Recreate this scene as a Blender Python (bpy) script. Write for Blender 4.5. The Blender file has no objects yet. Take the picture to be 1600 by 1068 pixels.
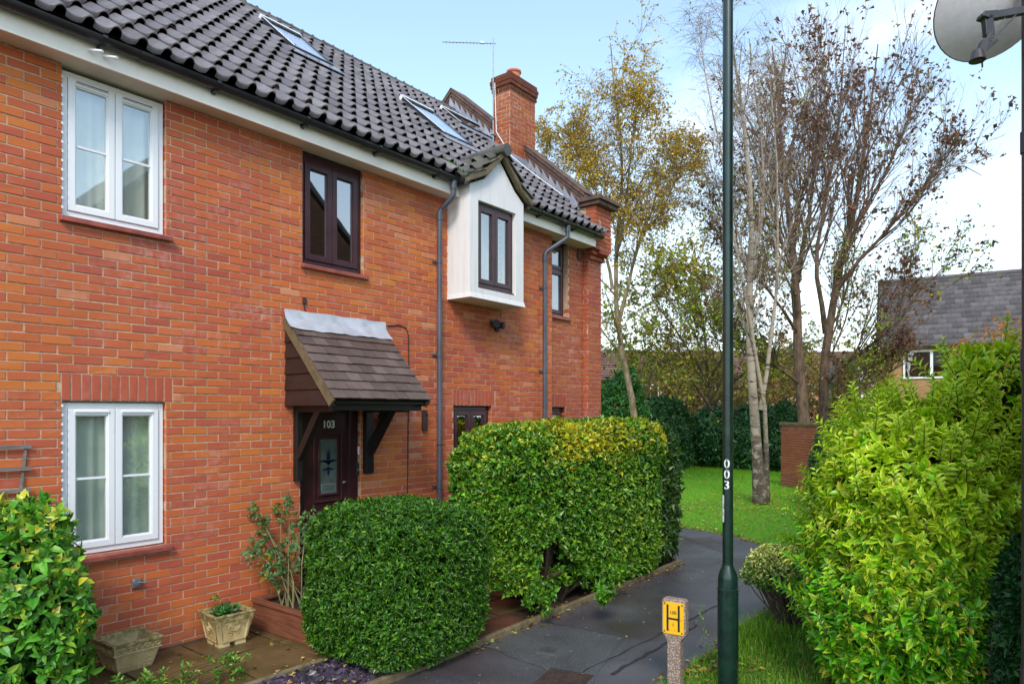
import bpy, math, random
import numpy as np
from mathutils import Vector, Matrix
random.seed(7)
RNG = np.random.default_rng(11)
PI = math.pi
scn = bpy.context.scene
col = scn.collection

# ------------------------------------------------------------------ camera frame
H0, F0, EYE = 645.0, 1067.0, 2.15
TH = math.atan(840.0/1067.0)
# the long wall runs along +x, its vanishing point sits 840 px right of centre
AX = np.array([math.cos(TH), math.sin(TH), 0.0])
RT = np.array([math.sin(TH), -math.cos(TH), 0.0])
UP = np.array([0, 0, 1.0])
CAM = np.array([0.0, -6.25, EYE])
def ray(px, py): return AX + (px-800)/F0*RT + (H0-py)/F0*UP
def W(px, py, y=0.0):
    d = ray(px, py); t = (y-CAM[1])/d[1]; return CAM + t*d
def G(px, py, z=0.0):
    d = ray(px, py); t = (z-CAM[2])/d[2]; return CAM + t*d
def D(px, py, t): return CAM + t*ray(px, py)

# ------------------------------------------------------------------ materials
def rgb(h):
    if isinstance(h, str):
        c = [int(h[i:i+2], 16)/255 for i in (0, 2, 4)]
        return tuple((x/12.92 if x <= .04045 else ((x+.055)/1.055)**2.4) for x in c)+(1,)
    return tuple(h)+(1,) if len(h) == 3 else tuple(h)
class NT:
    def __init__(s, name):
        s.m = bpy.data.materials.new(name); s.m.use_nodes = True
        s.t = s.m.node_tree; s.t.nodes.clear()
        s.out = s.n('ShaderNodeOutputMaterial')
    def n(s, ty, **kw):
        nd = s.t.nodes.new(ty)
        for k, v in kw.items():
            if k.startswith('i_'):
                nd.inputs[k[2:].replace('_', ' ')].default_value = v
            else: setattr(nd, k, v)
        return nd
    def l(s, a, b): s.t.links.new(a, b)
    def noise(s, scale, detail=4, rough=.55, vec=None, dim='3D'):
        nd = s.n('ShaderNodeTexNoise'); nd.noise_dimensions = dim
        nd.inputs['Scale'].default_value = scale; nd.inputs['Detail'].default_value = detail
        nd.inputs['Roughness'].default_value = rough
        s.l(vec if vec is not None else s.obj(), nd.inputs['Vector']); return nd.outputs['Fac']
    def obj(s):
        if not hasattr(s, '_o'): s._o = s.n('ShaderNodeTexCoord').outputs['Object']
        return s._o
    def ramp(s, fac, stops, interp='LINEAR'):
        r = s.n('ShaderNodeValToRGB'); r.color_ramp.interpolation = interp
        e = r.color_ramp.elements
        while len(e) < len(stops): e.new(.5)
        for i, (p, c) in enumerate(stops):
            e[i].position = p; e[i].color = rgb(c) if not isinstance(c, (int, float)) else (c, c, c, 1)
        s.l(fac, r.inputs[0]); return r.outputs[0]
    def mix(s, fac, a, b, mode='MIX'):
        nd = s.n('ShaderNodeMix'); nd.data_type = 'RGBA'; nd.blend_type = mode
        for v, i in ((fac, 0), (a, 6), (b, 7)):
            if isinstance(v, (int, float)): nd.inputs[i].default_value = v
            elif isinstance(v, (tuple, list, str)): nd.inputs[i].default_value = rgb(v)
            else: s.l(v, nd.inputs[i])
        return nd.outputs[2]
    def math(s, op, a, b=0.0, clamp=False):
        nd = s.n('ShaderNodeMath'); nd.operation = op; nd.use_clamp = clamp
        for v, i in ((a, 0), (b, 1)):
            if isinstance(v, (int, float)): nd.inputs[i].default_value = v
            else: s.l(v, nd.inputs[i])
        return nd.outputs[0]
    def attr(s, name='Col'):
        nd = s.n('ShaderNodeAttribute'); nd.attribute_name = name; return nd
    def pbr(s, color, rough=.7, bump=None, bstr=.3, bdist=.01, spec=.5, metal=0.0, coat=0.0):
        p = s.n('ShaderNodeBsdfPrincipled')
        for v, k in ((color, 'Base Color'), (rough, 'Roughness'), (spec, 'Specular IOR Level'), (metal, 'Metallic'), (coat, 'Coat Weight')):
            if isinstance(v, (int, float)) and k != 'Base Color': p.inputs[k].default_value = v
            elif isinstance(v, (tuple, list, str)): p.inputs[k].default_value = rgb(v)
            else: s.l(v, p.inputs[k])
        if bump is not None:
            b = s.n('ShaderNodeBump'); b.inputs['Strength'].default_value = bstr; b.inputs['Distance'].default_value = bdist
            s.l(bump, b.inputs['Height']); s.l(b.outputs[0], p.inputs['Normal'])
        s.l(p.outputs[0], s.out.inputs[0]); s.p = p; return s.m

def simple(name, c, rough=.6, var=.25, scale=8, bstr=.15, bdist=.004, spec=.5, metal=0, coat=0, bscale=60):
    m = NT(name); c = rgb(c)
    n1 = m.noise(scale, 5); dk = tuple(x*(1-var) for x in c[:3]); lt = tuple(min(1, x*(1+var*.6)) for x in c[:3])
    cc = m.ramp(n1, [(.3, dk), (.7, lt)])
    rr = m.math('ADD', m.math('MULTIPLY', m.noise(scale*3, 3), .25), rough-.12)
    return m.pbr(cc, rr, m.noise(bscale, 4), bstr, bdist, spec, metal, coat)

def brick_mat(name='brick_clay', shade=1.0, red=0.0):
    m = NT(name); a = m.attr(); sep = m.n('ShaderNodeSeparateColor'); m.l(a.outputs['Color'], sep.inputs[0])
    def k(c): return tuple(x*shade for x in c)
    base = m.ramp(sep.outputs[0], [(0, k((.43, .088, .050))), (.22, k((.51, .110, .050))), (.45, k((.57, .132, .042))), (.70, k((.62, .160, .036))), (.88, k((.69, .21, .032))), (.95, k((.58, .16, .08))), (1, k((.72, .29, .12)))])
    if red: base = m.mix(red, base, k((.33, .075, .05)))
    o = m.obj()
    n1 = m.noise(90, 5, .7); n2 = m.noise(14, 4, .6); n3 = m.noise(1.15, 4, .6)
    base = m.mix(m.math('MULTIPLY', m.ramp(n1, [(.35, 0.0), (.75, 1.0)]), .35), base, k((.24, .06, .04)))
    # pale salts: strongest in drifting patches, brick by brick
    ef = m.math('MULTIPLY', m.ramp(n3, [(.46, 0.0), (.68, 1.0)]), m.ramp(n2, [(.42, 0.0), (.68, 1.0)]))
    ef = m.math('MULTIPLY', ef, m.ramp(sep.outputs[1], [(.3, .15), (.8, .8)]))
    base = m.mix(ef, base, k((.66, .36, .30)))
    big = m.noise(.45, 3, .5)
    base = m.mix(m.math('MULTIPLY', m.ramp(big, [(.4, 0.0), (.7, 1.0)]), .35), base, k((.33, .08, .05)))
    sp = m.ramp(m.noise(55, 2, .5), [(.74, 0.0), (.78, 1.0)])
    base = m.mix(m.math('MULTIPLY', sp, .5), base, k((.62, .42, .33)))
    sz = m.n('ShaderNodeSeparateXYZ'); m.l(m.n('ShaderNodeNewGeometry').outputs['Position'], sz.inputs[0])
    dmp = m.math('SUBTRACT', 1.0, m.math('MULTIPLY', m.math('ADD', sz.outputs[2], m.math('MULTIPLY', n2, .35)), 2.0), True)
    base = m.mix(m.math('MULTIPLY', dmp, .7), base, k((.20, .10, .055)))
    return m.pbr(base, .78, m.math('ADD', m.math('MULTIPLY', n1, .6), n2), .35, .004, .35)

def brick_tex(name, c1, c2, mort, scale=1.0, axis='x'):
    m = NT(name); o = m.obj()
    mp = m.n('ShaderNodeMapping'); m.l(o, mp.inputs['Vector'])
    if axis == 'x': mp.inputs['Rotation'].default_value = (PI/2, 0, 0)
    else: mp.inputs['Rotation'].default_value = (PI/2, 0, PI/2)
    b = m.n('ShaderNodeTexBrick'); m.l(mp.outputs[0], b.inputs['Vector'])
    sx = m.n('ShaderNodeSeparateXYZ'); m.l(o, sx.inputs[0]); cx = m.n('ShaderNodeCombineXYZ')
    m.l(sx.outputs[0 if axis == 'x' else 1], cx.inputs[0]); m.l(sx.outputs[2], cx.inputs[1]); m.l(cx.outputs[0], b.inputs['Vector'])
    b.inputs['Scale'].default_value = scale
    b.inputs['Brick Width'].default_value = .225; b.inputs['Row Height'].default_value = .075
    b.inputs['Mortar Size'].default_value = .008; b.inputs['Mortar Smooth'].default_value = .2
    b.inputs['Color1'].default_value = rgb(c1); b.inputs['Color2'].default_value = rgb(c2); b.inputs['Mortar'].default_value = rgb(mort)
    n = m.noise(6, 5)
    cc = m.mix(m.math('MULTIPLY', m.ramp(n, [(.35, 0.0), (.7, 1.0)]), .4), b.outputs['Color'], tuple(x*.45 for x in rgb(c1)[:3]))
    h = m.math('SUBTRACT', m.math('MULTIPLY', m.noise(70, 4), .3), b.outputs['Fac'])
    return m.pbr(cc, .85, h, .6, .01, .3)

def leaf_mat(name, rough=.42, trans=.25, spec=.5, tint=None):
    m = NT(name); a = m.attr(); c = a.outputs['Color']
    if tint: c = m.mix(1.0, c, tint, 'MULTIPLY')
    p = m.n('ShaderNodeBsdfPrincipled'); m.l(c, p.inputs['Base Color'])
    p.inputs['Roughness'].default_value = rough; p.inputs['Specular IOR Level'].default_value = spec
    t = m.n('ShaderNodeBsdfTranslucent'); m.l(m.mix(1.0, c, (1.0, 1.0, .55), 'MULTIPLY'), t.inputs[0])
    x = m.n('ShaderNodeMixShader'); x.inputs[0].default_value = trans
    m.l(p.outputs[0], x.inputs[1]); m.l(t.outputs[0], x.inputs[2]); m.l(x.outputs[0], m.out.inputs[0]); return m.m

def glass_mat(name, refl=.30, tint=(.75, .8, .78), wav=0.0, diffuse=None, dmix=.0):
    m = NT(name)
    tr = m.n('ShaderNodeBsdfTransparent'); tr.inputs[0].default_value = rgb(tint)
    gl = m.n('ShaderNodeBsdfGlossy'); gl.inputs['Roughness'].default_value = .015; gl.inputs[0].default_value = (.95, .97, 1, 1)
    if wav:
        b = m.n('ShaderNodeBump'); b.inputs['Strength'].default_value = wav; b.inputs['Distance'].default_value = .02
        m.l(m.noise(2.2, 1), b.inputs['Height']); m.l(b.outputs[0], gl.inputs['Normal'])
    lw = m.n('ShaderNodeLayerWeight'); lw.inputs[0].default_value = .5
    f = m.math('ADD', m.math('MULTIPLY', m.math('POWER', lw.outputs['Facing'], 3.0), 1-refl), refl, True)
    x = m.n('ShaderNodeMixShader'); m.l(f, x.inputs[0]); m.l(gl.outputs[0], x.inputs[2])
    if dmix:
        df = m.n('ShaderNodeBsdfDiffuse'); df.inputs[0].default_value = rgb(diffuse)
        y = m.n('ShaderNodeMixShader'); y.inputs[0].default_value = dmix; m.l(tr.outputs[0], y.inputs[1]); m.l(df.outputs[0], y.inputs[2]); m.l(y.outputs[0], x.inputs[1])
    else: m.l(tr.outputs[0], x.inputs[1])
    m.l(x.outputs[0], m.out.inputs[0]); return m.m

def bark_mat(name, c1, c2, birch=False, mossy=0.0):
    m = NT(name); o = m.obj()
    mp = m.n('ShaderNodeMapping'); m.l(o, mp.inputs['Vector']); mp.inputs['Scale'].default_value = (1, 1, .35) if not birch else (1, 1, 5)
    n = m.noise(9 if not birch else 2.6, 6, .65, mp.outputs[0])
    cc = m.ramp(n, [(.34, c1), (.62, c2)]) if not birch else m.ramp(n, [(.36, c1), (.48, c2), (.62, c2), (.75, (.48, .43, .36))])
    if birch:
        sx = m.n('ShaderNodeSeparateXYZ'); m.l(o, sx.inputs[0])
        low = m.math('SUBTRACT', 1.0, m.math('MULTIPLY', m.math('ADD', sx.outputs[2], m.math('MULTIPLY', m.noise(6, 4), .3)), 1.9), True)
        cc = m.mix(low, cc, (.035, .03, .026))
        # the dark lower bole with pale scars
        mid = m.ramp(m.math('DIVIDE', sx.outputs[2], 4.0), [(.3, 1.0), (.75, 0.0)])
        cc = m.mix(m.math('MULTIPLY', mid, m.ramp(m.noise(5, 6, .75), [(.42, 0.0), (.50, .95)])), cc, (.075, .062, .045)); cc = m.mix(m.ramp(m.noise(11, 5, .8, mp.outputs[0]), [(.60, 0.0), (.66, .8)]), cc, (.55, .50, .44))
    if mossy: cc = m.mix(m.math('MULTIPLY', m.ramp(m.noise(3, 4), [(.45, 0.0), (.65, 1.0)]), mossy), cc, (.13, .13, .03))
    return m.pbr(cc, .85, n, .5, .02, .25)

M = {}
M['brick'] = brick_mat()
M['brick_far'] = brick_mat('brick_clay_weathered', .92, .45)
M['mortar'] = simple('mortar', (.56, .38, .25), .9, .3, 20, .4, .004)
M['rooftile'] = None
def tile_mat(name, c1, c2, moss=.25, rough=.55):
    m = NT(name); a = m.attr(); sep = m.n('ShaderNodeSeparateColor'); m.l(a.outputs['Color'], sep.inputs[0])
    cc = m.mix(sep.outputs[0], c1, c2)
    n = m.noise(5, 5, .6); f = m.noise(110, 3, .6)
    cc = m.mix(m.math('MULTIPLY', m.ramp(n, [(.4, 0.0), (.7, 1.0)]), .5), cc, tuple(x*.55 for x in c1))
    sp = m.ramp(m.noise(38, 3, .5), [(.70, 0.0), (.745, 1.0)])
    cc = m.mix(m.math('MULTIPLY', sp, .55), cc, (.42, .40, .38))
    ms = m.math('MULTIPLY', m.ramp(m.noise(2.3, 5, .7), [(.60, 0.0), (.70, 1.0)]), m.ramp(m.noise(20, 4, .6), [(.5, 0.0), (.62, 1.0)]))
    cc = m.mix(m.math('MULTIPLY', ms, moss), cc, (.09, .12, .02))
    return m.pbr(cc, m.math('ADD', m.math('MULTIPLY', n, .3), rough-.15), m.math('ADD', f, ms), .35, .006, .5)
M['rooftile'] = tile_mat('pantile_concrete', (.125, .108, .112), (.215, .192, .196), 1.0, .46)
M['mosstile'] = tile_mat('pantile_mossy', (.06, .058, .045), (.12, .11, .085), 1.0, .6)
M['canopytile'] = tile_mat('plain_clay_tile', (.095, .062, .050), (.17, .12, .10), .1, .5)
M['slate'] = tile_mat('far_slate', (.07, .062, .062), (.15, .13, .128), .5, .75)
M['white'] = simple('upvc_white', (.84, .85, .86), .3, .02, 1, .01)
M['fascia'] = simple('painted_fascia', (.93, .86, .76), .5, .10, 3, .05)
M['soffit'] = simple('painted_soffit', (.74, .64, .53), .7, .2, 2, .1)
M['maroon'] = simple('rosewood_upvc', (.055, .018, .022), .35, .3, 5, .1)
M['door'] = simple('rosewood_door', (.045, .014, .017), .34, .3, 4, .1)
def _render():
    m = NT('white_render'); mp = m.n('ShaderNodeMapping'); m.l(m.obj(), mp.inputs['Vector']); mp.inputs['Scale'].default_value = (9, 9, .7)
    st = m.ramp(m.noise(1.6, 4, .6, mp.outputs[0]), [(.50, 0.0), (.72, 1.0)]); cl = m.ramp(m.noise(2.5, 4), [(.35, 0.0), (.7, 1.0)])
    cc = m.mix(m.math('MULTIPLY', st, .38), (.82, .81, .80), (.52, .50, .45)); cc = m.mix(m.math('MULTIPLY', cl, .18), cc, (.62, .60, .57))
    return m.pbr(cc, .9, m.noise(120, 4), .5, .004, .3)
M['render'] = _render()
M['blackpvc'] = simple('black_pvc', (.022, .022, .025), .32, .3, 5, .05)
M['greypvc'] = simple('grey_pvc', (.085, .095, .125), .38, .35, 2.5, .05)
M['blackwood'] = simple('black_wood', (.011, .009, .009), .45, .4, 8, .3)
M['cladding'] = simple('brown_cladding', (.032, .016, .013), .5, .4, 7, .3)
M['lead'] = simple('lead_sheet', (.33, .34, .39), .42, .25, 5, .2, .01, metal=.25)
M['stonedark'] = simple('coping_brick', (.13, .075, .055), .8, .5, 7, .4, .01)
M['glass'] = glass_mat('window_glass', .20, (.94, .97, .95), .04)
M['glassdark'] = glass_mat('window_glass_dark', .34, (.62, .58, .52), .05)
M['glassfrost'] = glass_mat('frosted_glass', .22, (.4, .45, .5), .7, (.30, .36, .42), .75)
M['roofglass'] = glass_mat('roof_window_glass', .12, (.98, .98, .98), .02)
M['curtain'] = simple('curtain_cloth', (.82, .81, .74), .9, .15, 3, .1)
M['curtaingreen'] = simple('curtain_green', (.80, .86, .78), .9, .2, 3, .1)
M['blindcloth'] = simple('blind_cloth', (.95, .93, .89), .9, .02, 2, .02)  # white that paints the bright sky reflection into the roof windows
M['room'] = simple('room_wall', (.42, .36, .30), .9, .1, 1, .05)
M['terracotta'] = simple('terracotta', (.52, .16, .085), .75, .3, 9, .2)
M['metal'] = simple('galvanised', (.42, .43, .45), .4, .25, 12, .1, metal=.8)
M['darkmetal'] = simple('dark_metal', (.03, .03, .035), .45, .4, 10, .15)
M['rust'] = simple('rusty_iron', (.05, .028, .02), .8, .5, 12, .4)
M['lampgreen'] = simple('lamp_post_green', (.007, .028, .021), .30, .5, 9, .10, .003, coat=.3, bscale=14)
M['signwhite'] = simple('sticker_white', (.85, .86, .86), .4, .04, 5, .02)
M['signyellow'] = NT('hydrant_plate_yellow')
def _plate():
    m = M['signyellow']; n = m.noise(24, 5, .7)
    cc = m.mix(m.ramp(n, [(.60, 0.0), (.70, 1.0)]), (.86, .47, .015), (.28, .09, .012))
    return m.pbr(cc, .35, n, .15, .003)
M['signyellow'] = _plate()
M['signblack'] = simple('sign_black', (.018, .014, .010), .4, .2, 9, .05)
def _pebbledash():
    m = NT('concrete_pebble'); v = m.n('ShaderNodeTexVoronoi'); v.inputs['Scale'].default_value = 75; m.l(m.obj(), v.inputs['Vector'])
    n = m.noise(18, 4)
    cc = m.mix(m.ramp(v.outputs['Distance'], [(.25, 1.0), (.5, 0.0)]), (.25, .17, .14), (.50, .44, .36))
    cc = m.mix(m.math('MULTIPLY', m.ramp(n, [(.45, 0.0), (.65, 1.0)]), .5), cc, (.20, .14, .09))
    return m.pbr(cc, .9, m.math('SUBTRACT', 1.0, v.outputs['Distance']), .7, .01)
M['pebble'] = _pebbledash()
def _planter():
    m = NT('cast_stone_mossy'); n = m.noise(7, 5, .65); g = m.noise(26, 4, .6)
    sx = m.n('ShaderNodeSeparateXYZ'); m.l(m.obj(), sx.inputs[0])
    cc = m.ramp(n, [(.3, (.46, .33, .13)), (.6, (.62, .48, .24)), (.85, (.36, .30, .09))])
    top = m.math('MULTIPLY', m.ramp(sx.outputs[2], [(.17, 0.0), (.27, 1.0)]), m.ramp(g, [(.38, .35), (.6, 1.0)]))
    cc = m.mix(top, cc, (.15, .13, .035))
    return m.pbr(cc, .85, g, .5, .008)
M['planter'] = _planter()
def _wood(name, c1, c2, ax=(1, 1, 1)):
    m = NT(name); mp = m.n('ShaderNodeMapping'); m.l(m.obj(), mp.inputs['Vector']); mp.inputs['Scale'].default_value = ax
    n = m.noise(6, 6, .65, mp.outputs[0]); g = m.noise(2.2, 4)
    cc = m.ramp(n, [(.3, c1), (.7, c2)]); cc = m.mix(m.math('MULTIPLY', m.ramp(g, [(.45, 0.0), (.7, 1.0)]), .45), cc, (.10, .06, .03))
    return m.pbr(cc, .62, n, .4, .006)
M['planterwood'] = _wood('stained_planter_wood', (.11, .035, .018), (.27, .095, .048), (8, .6, 9))
M['greywood'] = _wood('weathered_wood', (.12, .10, .09), (.33, .28, .25), (.6, 8, 9))
M['barge'] = _wood('mossy_barge', (.085, .066, .035), (.21, .16, .085), (2, 2, 2))
M['soil'] = simple('soil', (.045, .028, .018), .95, .5, 14, .8, .03, bscale=30)
def _asphalt():
    m = NT('wet_asphalt'); f = m.noise(260, 3, .7); n = m.noise(1.1, 5, .6); n2 = m.noise(.5, 3)
    cc = m.ramp(n, [(.3, (.060, .056, .065)), (.55, (.092, .086, .098)), (.75, (.130, .124, .140))])
    sp = m.ramp(m.noise(95, 1, .3), [(.66, 0.0), (.71, 1.0)])
    cc = m.mix(m.math('MULTIPLY', sp, .40), cc, (.25, .24, .25))
    br = m.ramp(m.noise(.8, 3, .5), [(.5, 0.0), (.62, 1.0)]); cc = m.mix(m.math('MULTIPLY', br, .55), cc, (.050, .030, .028))
    wet = m.ramp(n2, [(.36, .10), (.64, .36)])
    sx = m.n('ShaderNodeSeparateColor'); m.l(wet, sx.inputs[0])
    return m.pbr(cc, sx.outputs[0], m.math('ADD', f, m.noise(95, 2, .5)), .28, .005, .55)
M['asphalt'] = _asphalt()
def _asphalt2():
    m = NT('patched_asphalt'); f = m.noise(180, 3, .7); n = m.noise(2.2, 5, .6)
    cc = m.ramp(n, [(.3, (.055, .055, .060)), (.7, (.098, .100, .104))])
    sp = m.ramp(m.noise(80, 1, .3), [(.62, 0.0), (.69, 1.0)]); cc = m.mix(m.math('MULTIPLY', sp, .5), cc, (.38, .36, .30))
    return m.pbr(cc, .42, f, .5, .005, .5)
M['asphalt2'] = _asphalt2()
def _slab():
    m = NT('mossy_paving'); a = m.attr(); sep = m.n('ShaderNodeSeparateColor'); m.l(a.outputs['Color'], sep.inputs[0])
    cc = m.mix(sep.outputs[0], (.105, .070, .032), (.19, .125, .055)); n = m.noise(3.0, 6, .65); g = m.noise(12, 5, .6)
    cc = m.mix(m.ramp(n, [(.42, 0.0), (.62, .85)]), cc, (.075, .062, .018))
    cc = m.mix(m.math('MULTIPLY', m.ramp(g, [(.52, 0.0), (.7, 1.0)]), .5), cc, (.26, .16, .07))
    return m.pbr(cc, m.math('ADD', m.math('MULTIPLY', n, .6), .08), g, .4, .006, .5)
M['slab'] = _slab()
M['redslab'] = simple('red_concrete', (.13, .055, .032), .4, .4, 4, .3)
M['kerb'] = simple('mossy_kerb', (.20, .155, .085), .7, .45, 9, .5, .01)
M['slatechip'] = simple('slate_chip', (.075, .055, .085), .55, .5, 9, .3)
M['rock'] = simple('pale_rock', (.34, .31, .27), .9, .4, 30, .8, .01)
def _lawn():
    m = NT('lawn_turf'); n = m.noise(.55, 4, .6); f = m.noise(45, 4, .75); g = m.noise(4, 4, .6)
    cc = m.ramp(f, [(.3, (.05, .18, .003)), (.5, (.12, .38, .006)), (.72, (.20, .50, .012))])
    cc = m.mix(m.math('MULTIPLY', m.ramp(g, [(.4, 0.0), (.7, 1.0)]), .55), cc, (.22, .27, .02))
    cc = m.mix(m.math('MULTIPLY', m.ramp(n, [(.45, 0.0), (.65, 1.0)]), .45), cc, (.055, .17, .004))
    return m.pbr(cc, .8, f, .8, .03, .3)
M['lawn'] = _lawn()
M['verge'] = simple('verge_soil', (.09, .11, .025), .95, .6, 9, .8, .02, bscale=40)
M['grassblade'] = leaf_mat('grass_blade', .5, .3, .3)
M['leaf'] = leaf_mat('leaf_gloss', .36, .22)
M['leafglossy'] = leaf_mat('leaf_very_gloss', .38, .22, .45)
M['leafdull'] = leaf_mat('leaf_dull', .6, .35, .25)
M['birch'] = bark_mat('birch_bark', (.08, .06, .045), (.36, .30, .225), True)
M['birchmoss'] = bark_mat('birch_bark_mossy', (.12, .09, .05), (.33, .26, .17), False, .6)
M['bark'] = bark_mat('brown_bark', (.055, .036, .026), (.19, .13, .09))
M['twigpale'] = bark_mat('birch_twig', (.11, .08, .05), (.26, .20, .13))
M['twig'] = bark_mat('shrub_stem', (.035, .025, .015), (.10, .075, .045))
M['twigred'] = bark_mat('purple_brown_twig', (.12, .072, .058), (.27, .175, .14))
M['greenstem'] = bark_mat('rose_stem', (.12, .13, .05), (.30, .26, .13))
M['housebrick'] = brick_tex('far_brick', (.50, .28, .12), (.42, .20, .09), (.35, .25, .17), 1.0, 'y')
M['neighbrick'] = brick_tex('brown_brick', (.17, .075, .038), (.12, .05, .03), (.16, .11, .07), 1.0, 'x')
M['gablebrick'] = brick_tex('gable_brick', (.37, .085, .042), (.28, .06, .034), (.30, .2, .14), 1.0, 'y')
M['walltex'] = brick_tex('garden_wall_brick', (.30, .115, .07), (.22, .08, .055), (.30, .22, .17), 1.0, 'x')
M['dish'] = simple('dish_mesh_grey', (.80, .76, .80), .5, .08, 30, .6, .004, metal=.0, bscale=200)
M['pipebrown'] = simple('dark_pipe', (.045, .035, .04), .4, .3, 4, .1)

# ------------------------------------------------------------------ object helpers
def tag(o, label=None, cat=None, group=None, kind=None):
    if label: o['label'] = label
    if cat: o['category'] = cat
    if group: o['group'] = group
    if kind: o['kind'] = kind
    return o
def empty(name, loc, label=None, cat=None, group=None):
    o = bpy.data.objects.new(name, None); col.objects.link(o); o.location = tuple(float(v) for v in loc); o.empty_display_size = .2
    return tag(o, label, cat, group)
def origin_of(p):
    v = Vector((0, 0, 0))
    while p is not None: v = v + Vector(p.location); p = p.parent
    return v
def link_mesh(name, me, mat, parent=None, origin=None):
    """verts are given in world space; the object gets its origin at `origin` (or its parent's origin)"""
    o = bpy.data.objects.new(name, me); col.objects.link(o)
    if mat is not None:
        for mm in (mat if isinstance(mat, (list, tuple)) else [mat]): me.materials.append(mm)
    base = origin_of(parent) if parent is not None else Vector((0, 0, 0))
    if parent is not None: o.parent = parent
    if origin is not None and parent is None:
        o.location = tuple(float(v) for v in origin); base = Vector(o.location)
    if base.length > 0: me.transform(Matrix.Translation(-base))
    return o
def fast_mesh(name, V, Fc, colors=None, smooth=False):
    V = np.ascontiguousarray(V, dtype=np.float32).reshape(-1, 3); Fc = np.ascontiguousarray(Fc, dtype=np.int32)
    me = bpy.data.meshes.new(name); k = Fc.shape[1]; nf = Fc.shape[0]
    me.vertices.add(len(V)); me.vertices.foreach_set('co', V.ravel())
    me.loops.add(nf*k); me.loops.foreach_set('vertex_index', Fc.ravel())
    me.polygons.add(nf); me.polygons.foreach_set('loop_start', np.arange(0, nf*k, k, dtype=np.int32))
    me.update(calc_edges=True); me.polygons.foreach_set('use_smooth', np.full(nf, bool(smooth), dtype=bool))
    if colors is not None:
        c = np.ones((len(V), 4), dtype=np.float32); c[:, :3] = np.asarray(colors).reshape(-1, 3)
        a = me.color_attributes.new('Col', 'FLOAT_COLOR', 'POINT'); a.data.foreach_set('color', c.ravel())
    return me
class MB:
    def __init__(s): s.v = []; s.f = []; s.c = []; s.mi = []
    def add(s, vs, fs, c=None, mi=0):
        b = len(s.v); s.v += [tuple(float(q) for q in p) for p in vs]; s.f += [tuple(b+i for i in f) for f in fs]
        s.c += [c if c is not None else (.5, .5, .5)]*len(vs); s.mi += [mi]*len(fs); return s
    def box(s, x0, x1, y0, y1, z0, z1, c=None, mi=0):
        vs = [(x, y, z) for z in (z0, z1) for y in (y0, y1) for x in (x0, x1)]
        return s.add(vs, [(0, 2, 3, 1), (4, 5, 7, 6), (0, 1, 5, 4), (2, 6, 7, 3), (0, 4, 6, 2), (1, 3, 7, 5)], c, mi)
    def obox(s, c, ux, uy, uz, hx, hy, hz, cc=None, mi=0):
        c = np.array(c, float); ux, uy, uz = (np.array(q, float)/np.linalg.norm(q) for q in (ux, uy, uz))
        vs = [c+a*hx*ux+b*hy*uy+d*hz*uz for d in (-1, 1) for b in (-1, 1) for a in (-1, 1)]
        return s.add(vs, [(0, 2, 3, 1), (4, 5, 7, 6), (0, 1, 5, 4), (2, 6, 7, 3), (0, 4, 6, 2), (1, 3, 7, 5)], cc, mi)
    def extrude(s, prof, fn0, fn1, closed=True, caps=True, c=None, mi=0):
        n = len(prof); vs = [fn0(*p) for p in prof]+[fn1(*p) for p in prof]
        fs = [(i, (i+1) % n, n+(i+1) % n, n+i) for i in range(n if closed else n-1)]
        if caps and closed: fs += [tuple(range(n-1, -1, -1)), tuple(range(n, 2*n))]
        return s.add(vs, fs, c, mi)
    def tube(s, pts, r, k=10, c=None, cap=True, mi=0):
        pts = [np.array(p, float) for p in pts]; n = len(pts)
        rs = r if isinstance(r, (list, tuple)) else [r]*n
        vs = []; prev = None
        for i, p in enumerate(pts):
            t = pts[min(i+1, n-1)]-pts[max(i-1, 0)]; t /= np.linalg.norm(t)+1e-9
            if prev is None:
                a = np.array([0, 0, 1.0]) if abs(t[2]) < .9 else np.array([1.0, 0, 0]); u = np.cross(a, t)
            else: u = prev-np.dot(prev, t)*t
            u /= np.linalg.norm(u); prev = u; w = np.cross(t, u)
            vs += [p+rs[i]*(math.cos(2*PI*j/k)*u+math.sin(2*PI*j/k)*w) for j in range(k)]
        fs = [(i*k+j, i*k+(j+1) % k, (i+1)*k+(j+1) % k, (i+1)*k+j) for i in range(n-1) for j in range(k)]
        if cap: fs += [tuple(range(k-1, -1, -1)), tuple((n-1)*k+j for j in range(k))]
        return s.add(vs, fs, c, mi)
    def lathe(s, base, prof, k=24, c=None, mi=0):
        return s.tube([(base[0], base[1], base[2]+z) for z, r in prof], [r for z, r in prof], k, c, True, mi)
    def mesh(s, name, smooth=False):
        me = bpy.data.meshes.new(name); me.from_pydata(s.v, [], s.f)
        a = me.color_attributes.new('Col', 'FLOAT_COLOR', 'POINT')
        a.data.foreach_set('color', np.c_[np.array(s.c, dtype=np.float32), np.ones(len(s.c), dtype=np.float32)].ravel())
        me.polygons.foreach_set('material_index', s.mi)
        if smooth: me.polygons.foreach_set('use_smooth', [True]*len(me.polygons))
        me.update(); return me
    def build(s, name, mat, parent=None, origin=None, smooth=False, bevel=0.0):
        o = link_mesh(name, s.mesh(name, smooth), mat, parent, origin)
        if smooth: o.data.set_sharp_from_angle(angle=math.radians(40))
        if bevel:
            b = o.modifiers.new('bevel', 'BEVEL'); b.width = bevel; b.segments = 2; b.limit_method = 'ANGLE'; b.angle_limit = math.radians(40)
        return o
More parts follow.
